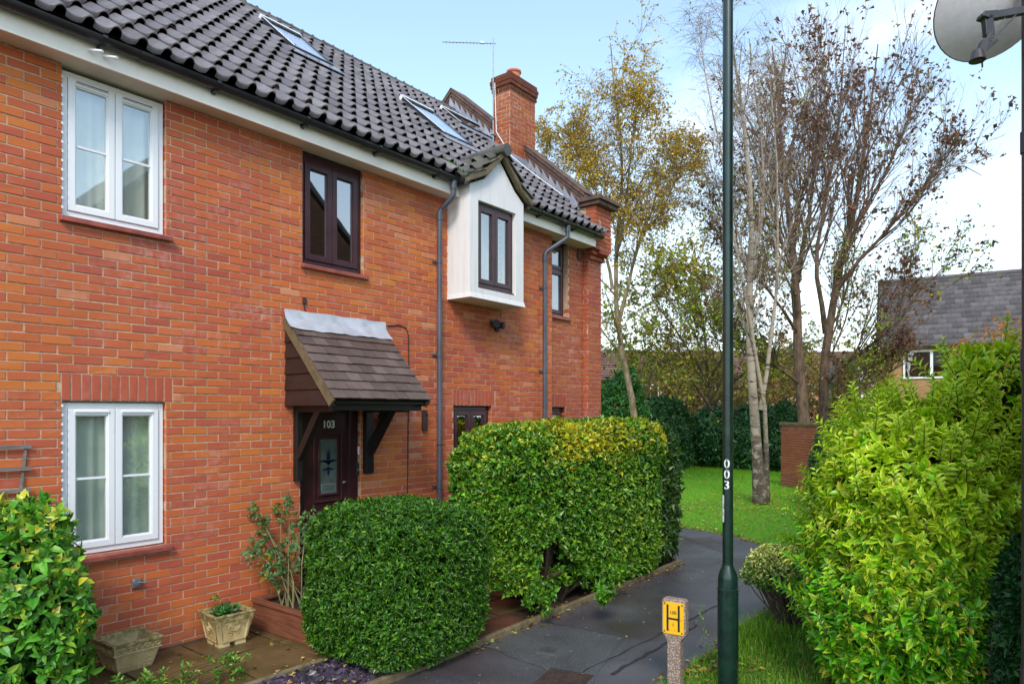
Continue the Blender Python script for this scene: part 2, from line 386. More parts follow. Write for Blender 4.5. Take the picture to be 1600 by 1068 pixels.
def text_geo(txt, size, bold=.0, thick=.0):
    cu = bpy.data.curves.new('text_curve', 'FONT'); cu.body = txt; cu.size = size; cu.align_x = 'CENTER'; cu.align_y = 'CENTER'; cu.offset = bold; cu.extrude = thick; cu.resolution_u = 4
    ob = bpy.data.objects.new('text_tmp', cu); me = bpy.data.meshes.new_from_object(ob)
    vs = [tuple(v.co) for v in me.vertices]; fs = [tuple(p.vertices) for p in me.polygons]
    bpy.data.objects.remove(ob); bpy.data.curves.remove(cu); bpy.data.meshes.remove(me); return vs, fs

# ------------------------------------------------------------------ bricks: each brick is real relief
def brick_panel(o, u, nrm, rects, openings, x0, x1, z0, z1, depth=.095, seed=0, soldier=(), phase=0.0, mort=.009):
    """bricks in a plane: world = o + a*u + z*up + d*nrm(outward). returns V,F,C arrays"""
    rg = np.random.default_rng(seed); L = []
    bl, bh, j = .225, .075, .0115
    nc = int(round((z1-z0)/bh))
    for k in range(nc):
        za = z0+k*bh; zb = min(za+bh, z1); off = (0 if k % 2 else bl/2)+phase
        i0 = math.floor((x0-off)/bl)
        a = off+i0*bl
        while a < x1:
            segs = [(max(a, x0), min(a+bl, x1))]
            for (p, q, r, t) in list(openings)+list(soldier):
                if min(zb, t)-max(za, r) > .02:
                    ns = []
                    for s0, s1 in segs:
                        if q <= s0 or p >= s1: ns.append((s0, s1)); continue
                        if p > s0: ns.append((s0, p))
                        if q < s1: ns.append((q, s1))
                    segs = ns
            for s0, s1 in segs:
                if s1-s0 > .03: L.append((s0+j/2, s1-j/2, za+j/2, zb-j/2))
            a += bl
    for (p, q, r, t) in soldier:
        n = max(1, int(round((q-p)/.075))); w = (q-p)/n
        for i in range(n): L.append((p+i*w+j/2, p+(i+1)*w-j/2, r+j/2, t-j/2))
    L = np.array(L); n = len(L)
    jit = rg.normal(0, .0011, (n, 4)); L = L+jit
    dz = rg.normal(0, .0013, n); c = .0022
    tl = rg.normal(0, .0012, (n, 4))
    def P(a, z, d): return np.asarray(o)[None, :]+a[:, None]*np.asarray(u)[None, :]+z[:, None]*UP[None, :]+d[:, None]*np.asarray(nrm)[None, :]
    A0, A1, Z0, Z1 = L.T
    corners = [(A0, Z0, 1, 1), (A1, Z0, -1, 1), (A1, Z1, -1, -1), (A0, Z1, 1, -1)]
    V = np.zeros((n, 12, 3))
    for i, (a, z, sa, sz) in enumerate(corners):
        V[:, i] = P(a+sa*c, z+sz*c, dz+tl[:, i])
        V[:, 4+i] = P(a, z, dz-c*1.1)
        V[:, 8+i] = P(a, z, dz*0-depth)
    q = [(0, 1, 2, 3)]
    for i in range(4):
        k2 = (i+1) % 4; q.append((4+i, 4+k2, k2, i)); q.append((8+i, 8+k2, 4+k2, 4+i))
    Fc = (np.arange(n)[:, None, None]*12+np.array(q)[None]).reshape(-1, 4)
    r = rg.random(n); r2 = rg.random(n)
    # drifts of redder and more orange brick
    dr = .5+.5*np.sin(A0*1.1+Z0*.9+1.3)*np.cos(A0*.5-Z0*1.3)
    r = np.clip(.5+(r*.6+.4*dr-.5)*1.0, 0, 1); r[r2 > .985] = .97
    isS = np.zeros(n, bool)
    if len(soldier):
        ns = sum(max(1, int(round((q_-p)/.075))) for (p, q_, _, _) in soldier); isS[-ns:] = True; r[isS] = r[isS]*.28
    r = np.clip(.48+(r-.48)*1.05, 0, .985); C = np.repeat(np.c_[r, r2, rg.random(n)], 12, axis=0)
    return V.reshape(-1, 3), Fc, C
def cell_plane(o, u, nrm, openings, x0, x1, z0, z1, d):
    xs = sorted({x0, x1}|{min(max(v, x0), x1) for q in openings for v in q[:2]}); zs = sorted({z0, z1}|{min(max(v, z0), z1) for q in openings for v in q[2:]})
    m = MB()
    for i in range(len(xs)-1):
        for k in range(len(zs)-1):
            cx, cz = (xs[i]+xs[i+1])/2, (zs[k]+zs[k+1])/2
            if any(p < cx < q and r < cz < t for p, q, r, t in openings): continue
            pts = [np.asarray(o)+a*np.asarray(u)+z*UP+d*np.asarray(nrm) for a, z in ((xs[i], zs[k]), (xs[i+1], zs[k]), (xs[i+1], zs[k+1]), (xs[i], zs[k+1]))]
            m.add(pts, [(0, 1, 2, 3)])
    return m
def join_vfc(parts):
    V = []; Fc = []; C = []; b = 0
    for v, f, c in parts: V.append(v); Fc.append(f+b); C.append(c); b += len(v)
    return np.concatenate(V), np.concatenate(Fc), np.concatenate(C)

# ------------------------------------------------------------------ THE HOUSE
house = empty('terraced_house', (4.0, 0.0, 0.0), 'long red brick terraced house under a dark pantile roof, with white and maroon windows', 'house')
ZT = 4.965
def sx(px, y=0.0): return float(W(px, H0, y)[0])
wl0, wl1 = sx(97.5), sx(259); wm0, wm1 = sx(473), sx(568); dr0, dr1 = sx(469.5), sx(563.5)
fa0, fa1 = sx(709), sx(768); nb0 = sx(863); nb1 = sx(895)
OP = [(wl0, wl1, 3.75, ZT+.1), (wl0, wl1, .975, 2.25), (wm0, wm1, 3.75, ZT+.1), (dr0, dr1, -.1, 2.25),
      (fa0, fa1, .08, 2.25), (6.7, 7.56, 3.70, 5.05)]
SOL = [(wl0-.01, wl1+.06, 2.25, 2.475), (dr0-.05, dr1+.05, 2.25, 2.475), (fa0-.02, fa1+.07, 2.25, 2.475)]
XL, XR = -2.0, nb0
RD = .10   # recess of the strip beside the end pilaster
pl0, pl1 = sx(919), 10.50
nOP = [(nb0-.2, nb1+.015, 3.75, ZT+.1), (nb0-.2, sx(891), .9, 2.25)]
nSOL = [(nb0, sx(891)+.05, 2.25, 2.475)]
ux, ny = (1, 0, 0), (0, -1, 0)
parts = [brick_panel((0, 0, 0), ux, ny, None, OP, XL, XR, 0.0, ZT+.06, seed=1, soldier=SOL, phase=.02),
         brick_panel((0, RD, 0), ux, ny, None, nOP, XR-.0, pl0+.02, 0.0, ZT+.06, seed=2, soldier=nSOL, phase=.06),
         brick_panel((0, 0, 0), ux, ny, None, [], pl0, pl1, 0.0, 5.70, seed=3, phase=.05, depth=.12),
         brick_panel((pl0, 0, 0), (0, 1, 0), (-1, 0, 0), None, [], .012, RD, 0.0, 5.7, seed=4, depth=.05, phase=.03)]
for zz, yy in ((4.80, .055), (4.875, .11), (4.95, .17)):
    parts.append(brick_panel((0, -yy, 0), ux, ny, None, [], pl0+.012-yy*.3, pl1+.02+yy*.25, zz, zz+.075 if zz < 4.9 else 5.70, seed=int(zz*100), depth=yy+.03))
parts.append(brick_panel((pl0-.04, 0, 0), (0, 1, 0), (-1, 0, 0), None, [], -.168, .0, 4.95, 5.70, seed=77, depth=.06))
V, Fc, C = join_vfc(parts[:1]); wall_me = fast_mesh('wall', V, Fc, C)
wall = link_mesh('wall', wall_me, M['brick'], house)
V, Fc, C = join_vfc(parts[1:]); pil = link_mesh('end_wall', fast_mesh('end_wall', V, Fc, C), M['brick_far'], house); pil['label'] = 'redder, pale bloomed brickwork at the far corner with a corbelled pilaster'
mo = cell_plane((0, 0, 0), ux, ny, OP, XL, XR, -.3, ZT+.06, -.0068)
for (p, q, r, t) in OP[:5]:
    e = .006
    for a in (p-e, q+e): mo.add([(a, .009, r), (a, .11, r), (a, .11, t), (a, .009, t)], [(0, 1, 2, 3)])
    mo.add([(p, .009, t+e), (q, .009, t+e), (q, .11, t+e), (p, .11, t+e)], [(0, 1, 2, 3)])
nm = cell_plane((0, RD, 0), ux, ny, nOP, XR-.1, pl0+.03, -.3, ZT+.06, -.0068)
b0 = len(mo.v); mo.add(nm.v, nm.f)
mo.add([(nb1+.02, RD+.009, 3.7), (nb1+.02, RD+.14, 3.7), (nb1+.02, RD+.14, ZT), (nb1+.02, RD+.009, ZT)], [(0, 1, 2, 3)])
mo.box(pl0+.007, pl1-.007, .0068, .30, -.3, 5.70); mo.box(pl0-.03, pl1+.03, -.155, .2, 4.96, 5.69)
mo.build('mortar', M['mortar'], wall)
pl = MB(); pl.box(XL, XR, -.012, .05, -.3, .045); pl.build('plinth', M['stonedark'], house)
# shell behind the brick skin
sh = MB()
sh.box(XL, 10.5, 6.9, 7.1, -.3, 5.2)
sh.box(XL, 10.3, 2.3, 2.34, -.3, 4.98); sh.box(XL, 10.3, .12, 6.9, 2.50, 2.62); sh.box(XL, 10.3, .12, 6.9, -.2, -.05); sh.box(XL, 10.3, .12, 6.9, 5.0, 5.04)
for x in (1.2, 3.6, 5.6, 8.3): sh.box(x, x+.04, .14, 2.3, -.04, 4.98)
sh.box(XL-.1, XL, 0.05, 6.9, -.3, 5.0)
sh.build('inner_wall', M['room'], house)

# roof planes
PITCH = math.atan(.86); cp, sp_ = math.cos(PITCH), math.sin(PITCH)
RY0, RZ0 = -.285, 5.185
RL = (3.3-RY0)/cp
def RP(s, v, h=0.0): return np.array([s, RY0+v*cp-h*sp_, RZ0+v*sp_+h*cp])
def RF(px, py):
    n = np.array([0, -sp_, cp]); d = ray(px, py); p0 = np.array([0, RY0, RZ0]); t = np.dot(n, p0-CAM)/np.dot(n, d); p = CAM+t*d
    return float(p[0]), float((p[1]-RY0)/cp)
def pantiles(P, u0, u1, v0, v1, cw=.20, ex=.335, seed=5, amp=.022, keep=None):
    """interlocking S tiles on a plane P(u,v,h); each tile its own shell with a front lip"""
    rg = np.random.default_rng(seed); nu = 12; tt = np.linspace(0, 1, nu)
    prof = np.where(tt < .56, -amp*np.sin(PI*tt/.56)*.55, amp*1.5*np.sin(PI*(tt-.56)/.44)); trm = np.where(tt < .60, 1.0, 0.0); nu = len(tt)
    prof[-1] -= .012; V = []; Fc = []; C = []; b = 0
    nr = int(math.ceil((v1-v0)/ex)); ncol = int(math.ceil((u1-u0)/cw))
    for r in range(nr):
        for c in range(ncol):
            ua, va = u0+c*cw, v0+r*ex
            if keep and not keep(ua+cw/2, va+ex/2): continue
            vb = min(va+ex+.06, v1+.02); dj = rg.normal(0, .003); tw = rg.normal(0, .002); du = rg.normal(0, .0015)
            vl = []
            for k, (vv, hh) in enumerate(((va, .070), (va, .074), (va+.010, .082), (va+(vb-va)*.5, .050), (vb, .014))):
                for i in range(nu):
                    x = min(ua+tt[i]*(cw+.012)+du, u1+.02)
                    vl.append(P(x, vv+dj*(1 if k < 3 else 0), hh-.012+prof[i]+tw*(tt[i]-.5)*4+(-.006-.032*trm[i] if k == 0 else 0)+abs(dj)*.5))
            V += vl
            for k in range(4):
                for i in range(nu-1): Fc.append((b+k*nu+i, b+k*nu+i+1, b+(k+1)*nu+i+1, b+(k+1)*nu+i))
            C += [(rg.random(), rg.random(), 0)]*len(vl); b += len(vl)
    return np.array(V), np.array(Fc), np.array(C)
rwin = []
for q in ((403.7, 37.5, 517, 114), (623, 161, 737, 239), (686, 176, 775, 229)):
    a = RF(q[0], q[1]); b_ = RF(q[2], q[3]); rwin.append((a[0], b_[0], b_[1], a[1]))
def keep(u, v):
    for a, b_, c, d in rwin:
        if a+.06 < u < b_-.06 and c+.12 < v < d-.12: return False
    if 6.75 < u < 7.6 and v < .35: return False
    if 9.75 < u < 10.4 and 2.35 < v < 2.7: return False
    return True
V, Fc, C = pantiles(RP, XL, 10.15, 0.0, RL, keep=keep, amp=.026)
roof = link_mesh('roof', fast_mesh('roof', V, Fc, C, True), M['rooftile'], house)
ub = MB(); ub.add([RP(XL, .03, .002), RP(10.2, .03, .002), RP(10.2, RL, .002), RP(XL, RL, .002)], [(0, 1, 2, 3)])
rb = lambda s, v: np.array([s, 2*3.3-RY0-v*cp+0.0, RZ0+v*sp_])
ub.add([rb(XL, 0), rb(10.2, 0), rb(10.2, RL), rb(XL, RL)], [(0, 3, 2, 1)]); ub.build('roof_underlay', M['blackwood'], roof)
rd = MB(); x = XL; rg = random.Random(3)
while x < 10.1:
    prof = [(.13*math.cos(a), .095*math.sin(a)) for a in np.linspace(-.15, PI+.15, 9)]
    x1 = min(x+.44, 10.14); dz = rg.uniform(-.004, .004)
    rd.extrude(prof, lambda a, b, x=x, dz=dz: (x, 3.3+a, RZ0+RL*sp_-.02+b+dz), lambda a, b, x1=x1, dz=dz: (x1, 3.3+a*.95, RZ0+RL*sp_-.02+b*.95+dz), closed=True, c=(rg.random(), .5, 0)); x += .45
rd.build('ridge_tiles', M['mosstile'], roof, smooth=True)
# roof windows
for i, (a, b_, c, d) in enumerate(rwin):
    if i == 2: c, d = c, d
    fr = MB(); hh = .115; w = .034
    def rbx(m, s0, s1, v0, v1, h0, h1):
        vs = [RP(s, v, h) for h in (h0, h1) for v in (v0, v1) for s in (s0, s1)]
        m.add(vs, [(0, 2, 3, 1), (4, 5, 7, 6), (0, 1, 5, 4), (2, 6, 7, 3), (0, 4, 6, 2), (1, 3, 7, 5)])
    rbx(fr, a, a+w, c, d, .0, hh); rbx(fr, b_-w, b_, c, d, .0, hh); rbx(fr, a+w, b_-w, c, c+w+.02, .0, hh); rbx(fr, a+w, b_-w, d-w-.06, d, .0, hh+.012)
    f = fr.build('roof_window', M['darkmetal'], house, bevel=.006)
    tr_ = MB(); rbx(tr_, a-.012, b_+.012, d-.035, d+.035, hh*.4, hh+.02); rbx(tr_, a-.004, a+.014, c+.02, d-.037, hh+.001, hh+.008); tr_.build('top_trim', M['white'], f)
    g = MB(); rbx(g, a+w, b_-w, c+w+.02, d-w-.06, .102, .108); g.build('pane', M['roofglass'], f)
    fl = MB(); rbx(fl, a-.09, b_+.09, c-.20, c-.002, .085, .095); fl.build('flashing', M['lead'], f)
    bl = MB(); rbx(bl, a+w, b_-w, c+w+.02, d-w-.06, .085, .090); bl.build('blind', M['blindcloth'] if i != 2 else M['blackwood'], f)  # sheet under the pane: white paints sky glare, black a dark interior
# eaves
for (x0, x1) in ((XL, 6.555), (7.705, 9.95)):
    s = MB(); s.box(x0, x1, -.20, .10, 4.965, 4.985); s.build('soffit', M['soffit'], house)
    s = MB(); s.box(x0, x1, -.222, -.2005, 4.955, 5.16); s.build('fascia', M['fascia'], house, bevel=.003)
for (x0, x1) in ((XL, 6.50), (7.78, 10.03)):
    g = MB(); n = 9; po = [(-.288+.062*math.cos(a), 5.145+.058*math.sin(a)) for a in np.linspace(PI, 2*PI, n)]; pi_ = [(-.288+.056*math.cos(a), 5.145+.052*math.sin(a)) for a in np.linspace(2*PI, PI, n)]
    g.extrude(po+pi_, lambda a, b: (x0, a, b), lambda a, b: (x1, a, b))
    for xe in (x0, x1-.012):
        g.extrude(po, lambda a, b, xe=xe: (xe, a, b-.001), lambda a, b, xe=xe: (xe+.012, a, b-.001))
    gut = g.build('gutter', M['blackpvc'], house, smooth=True)
    x = x0+.45
    while x < x1:
        br = MB(); br.extrude([(-.222, 5.075), (-.235, 5.06), (-.30, 5.075), (-.357, 5.13), (-.357, 5.152), (-.35, 5.152), (-.29, 5.084), (-.222, 5.10)], lambda a, b, x=x: (x, a, b), lambda a, b, x=x: (x+.035, a, b)); br.build('gutter_bracket', M['blackpvc'], gut)
        x += .95
    # union sleeves
    for xs in (x0+ (1.0 if x0 > 0 else 4.55), x0+2.0 if x0 > 0 else x0+6.9):
        so = [(-.288+.068*math.cos(a), 5.145+.064*math.sin(a)) for a in np.linspace(PI, 2*PI, n)]
        br = MB(); br.extrude(so, lambda a, b, xs=xs: (xs, a, b), lambda a, b, xs=xs: (xs+.09, a, b)); br.build('gutter_sleeve', M['blackpvc'], gut)
# two little overflow pipes under the gutter
for px_, py_ in ((140, 78), (163, 88)):
    p = W(px_, py_, -.24); t = MB(); t.tube([p, p+np.array([.045, -.13, -.035])], .011, 10); t.build('overflow_pipe', M['white'], house, smooth=True)
# downpipes
def downpipe(xo, xp, ztop, name='downpipe', zb=.05, ybend=-.075, clips=(1.2, 2.9, 4.1)):
    t = MB(); r = .034
    t.tube([(xo, -.288, 5.10), (xo, -.288, 4.93), (xo-.01, -.275, 4.895), (xp+.03, -.09, ztop+.05), (xp, ybend, ztop), (xp, ybend, ztop-.08)], r, 14)
    t.tube([(xo, -.288, 5.11), (xo, -.288, 5.0)], .043, 14); t.tube([(xp, ybend, ztop-.01), (xp, ybend, ztop-.10)], .041, 14)
    t.tube([(xp, ybend, ztop-.05), (xp, ybend, zb)], r, 14)
    for z in clips: t.tube([(xp, ybend, z+.02), (xp, ybend, z-.02)], .040, 14); t.box(xp-.06, xp+.06, -.018, -.004, z-.015, z+.015)
    return t
t = downpipe(6.37, 6.335, 4.73); t.build('downpipe', M['greypvc'], house, smooth=True)
xp = 6.335
for z in (1.20, 1.75): t = MB(); t.tube([(xp, -.075, z), (xp, -.075, z-.012)], .0375, 12); t.build('pipe_band', M['blackpvc'], house)
t = downpipe(sx(887, -.29), sx(851, -.07), 4.62, clips=(1.2, 2.8, 4.1)); t.build('downpipe', M['greypvc'], house, smooth=True)

# windows ------------------------------------------------------------
def window(x0, x1, z0, z1, y, mat, gmat, bars=False, leaves=2, sill='brick', vents=False, name='window', transom=None, fw=.045, sw=.052, parent=house):
    dpt = .06; m = MB()
    def rect(m, a, b, c, d, w, ya, yb, wb=None):
        wb = wb or w
        m.box(a, a+w, ya, yb, c, d); m.box(b-w, b, ya, yb, c, d); m.box(a+w, b-w, ya, yb, c, c+wb); m.box(a+w, b-w, ya, yb, d-w, d)
    rect(m, x0, x1, z0, z1, fw, y, y+dpt)
    n = leaves; W_ = (x1-x0-2*fw)/n; panes = []
    for i in range(n):
        a = x0+fw+i*W_+.003; b = a+W_-.006; c, d = z0+fw+.003, z1-fw-.003
        if vents: d = z1-fw-.003
        spans = [(c, d)] if not transom else [(c, transom-.02), (transom+.02, d)]
        for c2, d2 in spans:
            rect(m, a, b, c2, d2, sw, y-.014, y+dpt-.012)
            rect(m, a+sw, b-sw, c2+sw, d2-sw, .010, y-.004, y+dpt-.012)
            panes.append((a+sw+.009, b-sw-.009, c2+sw+.009, d2-sw-.009))
    if transom: m.box(x0+fw, x1-fw, y+.001, y+dpt-.002, transom-.02, transom+.02)
    w = m.build(name, M[mat], parent, bevel=.003)
    for p in panes:
        g = MB(); g.box(p[0], p[1], y+.014, y+.020, p[2], p[3]); g.build('pane', M[gmat], w)
        if bars:
            bz = p[2]+(p[3]-p[2])*.5; g = MB(); g.box(p[0], p[1], y+.002, y+.013, bz-.009, bz+.009); g.build('glazing_bar', M[mat], w)
    if vents:
        for i in range(n):
            a = x0+fw+i*W_+.05; b = a+W_-.10; v = MB(); v.box(a, b, y-.026, y-.0145, z1-fw-.035, z1-fw-.017)
            v.build('trickle_vent', M[mat], w, bevel=.003)
            if vents == 'dark': v = MB(); v.box(a+.01, b-.01, y-.028, y-.0262, z1-fw-.030, z1-fw-.022); v.build('vent_slot', M['darkmetal'], w)
    if sill:
        s = MB()
        if sill == 'brick': s.add([(x0-.03, -.052, z0-.062), (x1+.05, -.052, z0-.062), (x1+.05, -.052, z0-.020), (x0-.03, -.052, z0-.020), (x0-.03, y+.03, z0-.062), (x1+.05, y+.03, z0-.062), (x1+.05, y+.03, z0-.002), (x0-.03, y+.03, z0-.002)], [(0, 1, 2, 3), (4, 7, 6, 5), (0, 4, 5, 1), (3, 2, 6, 7), (0, 3, 7, 4), (1, 5, 6, 2)])
        s.build('sill', M['sill' if sill == 'brick' else sill], w, bevel=.006)
    return w
M['sill'] = simple('sill_tile', (.33, .085, .06), .45, .4, 9, .3)
def curtain(w, x0, x1, z0, z1, y, mat, amp=.018, freq=60, skew=0.0, seed=0):
    n = int((x1-x0)*120)+4; rg = np.random.default_rng(seed); ph = rg.random()*6
    xs = np.linspace(x0, x1, n); m = MB(); vs = []
    for z, k in ((z0, 1), (z0+(z1-z0)*.5, .85), (z1, .6)):
        for x in xs: vs.append((x+skew*(z1-z)*(x-x0)/(x1-x0), y+amp*k*math.sin((x-x0)*freq+ph+.7*math.sin(x*17+seed)), z))
    m.add(vs, [(r*n+i, r*n+i+1, (r+1)*n+i+1, (r+1)*n+i) for r in range(2) for i in range(n-1)]); return m.build('curtain', M[mat], w, smooth=True)
w = window(wl0+.004, wl1-.004, 3.755, ZT-.03, .045, 'white', 'glass', True, vents='dark')
w['label'] = 'white two light window under the eaves at the left'
curtain(w, wl0+.12, wl0+.46, 3.7, 4.9, .15, 'curtain', seed=1); curtain(w, wl0+.48, wl1+.1, 3.7, 4.9, .16, 'curtain', .022, 48, seed=2)
w = window(wl0+.004, wl1-.004, .98, 2.235, .045, 'white', 'glass', True, vents='plain')
curtain(w, wl0-.02, wl0+.45, .9, 2.3, .14, 'curtaingreen', .03, 40, seed=3); curtain(w, wl0+.45, wl0+.62, .9, 2.3, .15, 'curtain', .018, 55, seed=4); curtain(w, wl1-.40, wl1+.2, .9, 2.3, .15, 'curtaingreen', .02, 30, seed=5)
# little white render dabs beside the white frames
for (za, zb) in ((3.8, 4.9), (1.0, 2.2)):
    z = za; db = MB(); db.box(wl0-.003, wl0+.005, .012, .03, za, zb)
    while z < zb: db.box(wl0-.008, wl0+.006, -.002, .02, z, z+.02); z += .075
    db.build('sealant_bead', M['white'], house)
w = window(wm0+.004, wm1-.004, 3.755, ZT-.06, .05, 'maroon', 'glassdark', sill='brick', fw=.05, sw=.06)
s = MB(); s.box(wm0, wm1, .05, .11, ZT-.06, ZT); s.build('head_board', M['maroon'], w); s = MB(); s.box(wm0+.01, wm1-.01, .002, .05, 3.72, 3.755); s.build('sill_board', M['maroon'], w)
curtain(w, wm0+.52, wm0+.62, 3.7, 4.9, .24, 'curtain', seed=7)
b = MB(); p = np.array([wm0+.60, .20, 3.80]); b.lathe(p, [(0, .045), (.09, .045), (.092, .03)], 16); b.build('window_mug', M['white'], w)
w = window(fa0+.004, fa1-.004, .10, 2.235, .06, 'maroon', 'glassdark', sill=None, fw=.05, sw=.06)
curtain(w, fa0+.02, fa1, .1, 2.2, .25, 'curtain', .02, 35, seed=8)
w = window(nb0-.22, nb1, 3.755, ZT-.01, RD+.09, 'maroon', 'glassfrost', sill=None, leaves=1, transom=4.52, fw=.045, sw=.05)
s = MB(); s.box(nb0-.01, nb1+.05, RD-.04, RD+.12, 3.69, 3.745); s.build('sill', M['sill'], w, bevel=.006)
w = window(nb0-.22, sx(891)-.004, .92, 2.235, RD+.07, 'maroon', 'glassfrost', sill=None, leaves=1)
av = MB(); p = W(905, 398, RD); av.box(p[0]-.06, p[0]+.06, RD-.03, RD-.004, p[2]-.09, p[2]+.09); av.build('air_brick', M['stonedark'], house, bevel=.005)

# door ---------------------------------------------------------------
dy = .075
d = MB(); d.box(dr0+.005, dr0+.06, dy-.03, dy+.05, .05, 2.24); d.box(dr1-.13, dr1-.005, dy-.03, dy+.05, .05, 2.24); d.box(dr0+.06, dr1-.13, dy-.03, dy+.05, 2.19, 2.24)
d.box(dr0+.06, dr1-.13, dy, dy+.04, .09, 2.19); d.box(dr0+.005, dr1-.005, dy-.05, dy+.05, .0, .05)
door = d.build('door', M['door'], house, bevel=.004)
cxd = sx(512, dy); gz0 = W(512, 770, dy)[2]; gz1 = W(512, 685, dy)[2]
gx0, gx1 = sx(499, dy), sx(525, dy)
mo_ = MB()
for (e, th, pr) in ((.085, .02, .016), (.02, .022, .018)):
    a, b_, c, d_ = gx0-e, gx1+e, gz0-e*1.1, gz1+e*.9
    mo_.box(a, a+th, dy-pr, dy-.001, c, d_); mo_.box(b_-th, b_, dy-pr, dy-.001, c, d_); mo_.box(a+th, b_-th, dy-pr, dy-.001, c, c+th); mo_.box(a+th, b_-th, dy-pr, dy-.001, d_-th, d_)
a, b_ = gx0-.085, gx1+.085
for zc in ((.25, gz0-.2),):
    mo_.box(a, a+.02, dy-.016, dy-.001, zc[0], zc[1]); mo_.box(b_-.02, b_, dy-.016, dy-.001, zc[0], zc[1]); mo_.box(a, b_, dy-.0165, dy-.001, zc[0]-.02, zc[0]); mo_.box(a, b_, dy-.0165, dy-.001, zc[1], zc[1]+.02)
mo_.build('panel_moulding', M['maroon'], door, bevel=.004)
g = MB(); g.box(gx0, gx1, dy-.010, dy-.002, gz0, gz1); g.build('door_glass', M['glasspanel'] if 'glasspanel' in M else simple('door_obscure_glass', (.085, .115, .10), .18, .3, 8, .3, .004), door)
# leaded floral emblem
em = MB(); ez = gz0+(gz1-gz0)*.52; cx = (gx0+gx1)/2; yE = dy-.0125
def petal(cx, cz, ang, ln, wd, m=em, bend=0):
    pts = []; n = 8
    for i in range(n+1):
        t = i/n; w_ = wd*math.sin(PI*min(1, t*.98+.02))**.8; ax = math.sin(ang+bend*t); az = math.cos(ang+bend*t)
        pts.append((cx+ln*t*ax, cz+ln*t*az, -az*w_, ax*w_))
    L_ = [(p[0]+p[2], yE, p[1]+p[3]) for p in pts]; R_ = [(p[0]-p[2], yE, p[1]-p[3]) for p in pts]
    m.add(L_+R_, [(i, i+1, n+1+i+1, n+1+i) for i in range(n)])
for a_, l_, w_, b_ in ((0, .17, .028, 0), (-.35, .15, .012, -1.1), (.35, .15, .012, 1.1), (-.2, .10, .012, -.9), (.2, .10, .012, .9)): petal(cx, ez, a_, l_, w_, bend=b_)
for a_, l_, w_, b_ in ((PI, .10, .018, 0), (PI-.5, .09, .012, -.8), (PI+.5, .09, .012, .8)): petal(cx, ez-.02, a_, l_, w_, bend=b_)
em.build('glass_emblem', simple('blue_black_lead', (.008, .014, .045), .3, .2, 8, .05), door)
ld = MB()
for zz in (gz0+.10, gz0+.015): ld.box(gx0+.02, gx1-.02, yE, yE+.002, zz, zz+.004)
for xx in (gx0+.02, gx1-.024): ld.box(xx, xx+.004, yE, yE+.002, gz0+.015, gz0+.10)
ld.build('glass_leading', M['lead'], door)
nx, nz = sx(513, dy), W(512, 663, dy)[2]
vs, fs = text_geo('103', .115, .0025, .002); nb = MB(); nb.add([(nx+x, dy-.008-z, nz+y) for x, y, z in vs], fs); nb.build('door_number', M['signwhite'], door)
bx, bz = sx(560.5, dy-.03), W(560, 703, dy-.03)[2]
b = MB(); b.box(bx-.020, bx+.020, dy-.050, dy-.031, bz-.045, bz+.045); be = b.build('doorbell', M['white'], door, bevel=.005)
b = MB(); b.box(bx-.009, bx+.009, dy-.053, dy-.0505, bz-.022, bz-.004); b.build('bell_button', M['darkmetal'], be)
lx, lz = sx(559, dy-.03), W(559, 733, dy-.03)[2]
b = MB(); b.box(lx-.028, lx+.028, dy-.045, dy-.031, lz-.07, lz+.075); lk = b.build('door_lock', M['darkmetal'], door, bevel=.004)
b = MB(); b.tube([(lx, dy-.045, lz), (lx, dy-.056, lz)], .017, 16); b.build('lock_cylinder', M['metal'], lk)
hx, hz = sx(533, dy), W(533, 752, dy)[2]
b = MB(); b.tube([(hx+.02, dy, hz), (hx+.02, dy-.05, hz), (hx-.02, dy-.055, hz-.01)], .009, 10); b.build('door_handle', M['metal'], door)
st = MB(); st.box(dr0-.1, dr1+.1, -.28, -.001, -.05, .09); st.build('door_step', M['slab'], house, bevel=.01)

# canopy ---------------------------------------------------------------
c0, c1 = 4.10, 5.42; ch = 3.16; cf = -.82; cz = 2.275
cn = empty('porch_canopy', (c0, 0, cz), 'dark brown tiled canopy with pale lead top on black brackets over the front door', 'canopy')
sl = np.array([0, cf, cz-ch]); SLn = np.linalg.norm(sl); su = sl/SLn; sn = np.cross([1, 0, 0], su); sn = sn if sn[2] > 0 else -sn
def CP(x, v, h=0): return np.array([x, 0, ch])+v*su+h*sn
tl = MB(); rows = 8; v0 = .20; exv = (SLn-v0)/rows; rgc = random.Random(8)
for r in range(rows):
    x = c0+(.0 if r % 2 else -.08); 
    while x < c1-.02:
        xa, xb = max(x, c0)+.002, min(x+.165, c1)-.002
        if xb-xa > .02:
            v1_ = v0+(r+1)*exv+rgc.uniform(-.004, .004); va = v1_-exv-.05; dh = rgc.uniform(-.0015, .002); cc = (rgc.random(), rgc.random(), 0)
            vs = [CP(a, v, h+dh) for (v, h) in ((va, .008), (v1_, .026)) for a in (xa, xb)]+[CP(a, v, h+dh) for (v, h) in ((va, .020), (v1_, .040)) for a in (xa, xb)]
            tl.add(vs, [(0, 2, 3, 1), (4, 5, 7, 6), (0, 1, 5, 4), (2, 6, 7, 3), (0, 4, 6, 2), (1, 3, 7, 5)], cc)
        x += .165
tl.build('roof_tiles', M['canopytile'], cn)
dk = MB(); dk.add([CP(c0+.03, 0, 0), CP(c1-.03, 0, 0), CP(c1-.03, SLn-.02, 0), CP(c0+.03, SLn-.02, 0)]+[CP(c0+.03, 0, -.03), CP(c1-.03, 0, -.03), CP(c1-.03, SLn-.02, -.03), CP(c0+.03, SLn-.02, -.03)], [(0, 1, 2, 3), (4, 7, 6, 5), (0, 4, 5, 1), (1, 5, 6, 2), (2, 6, 7, 3), (3, 7, 4, 0)])
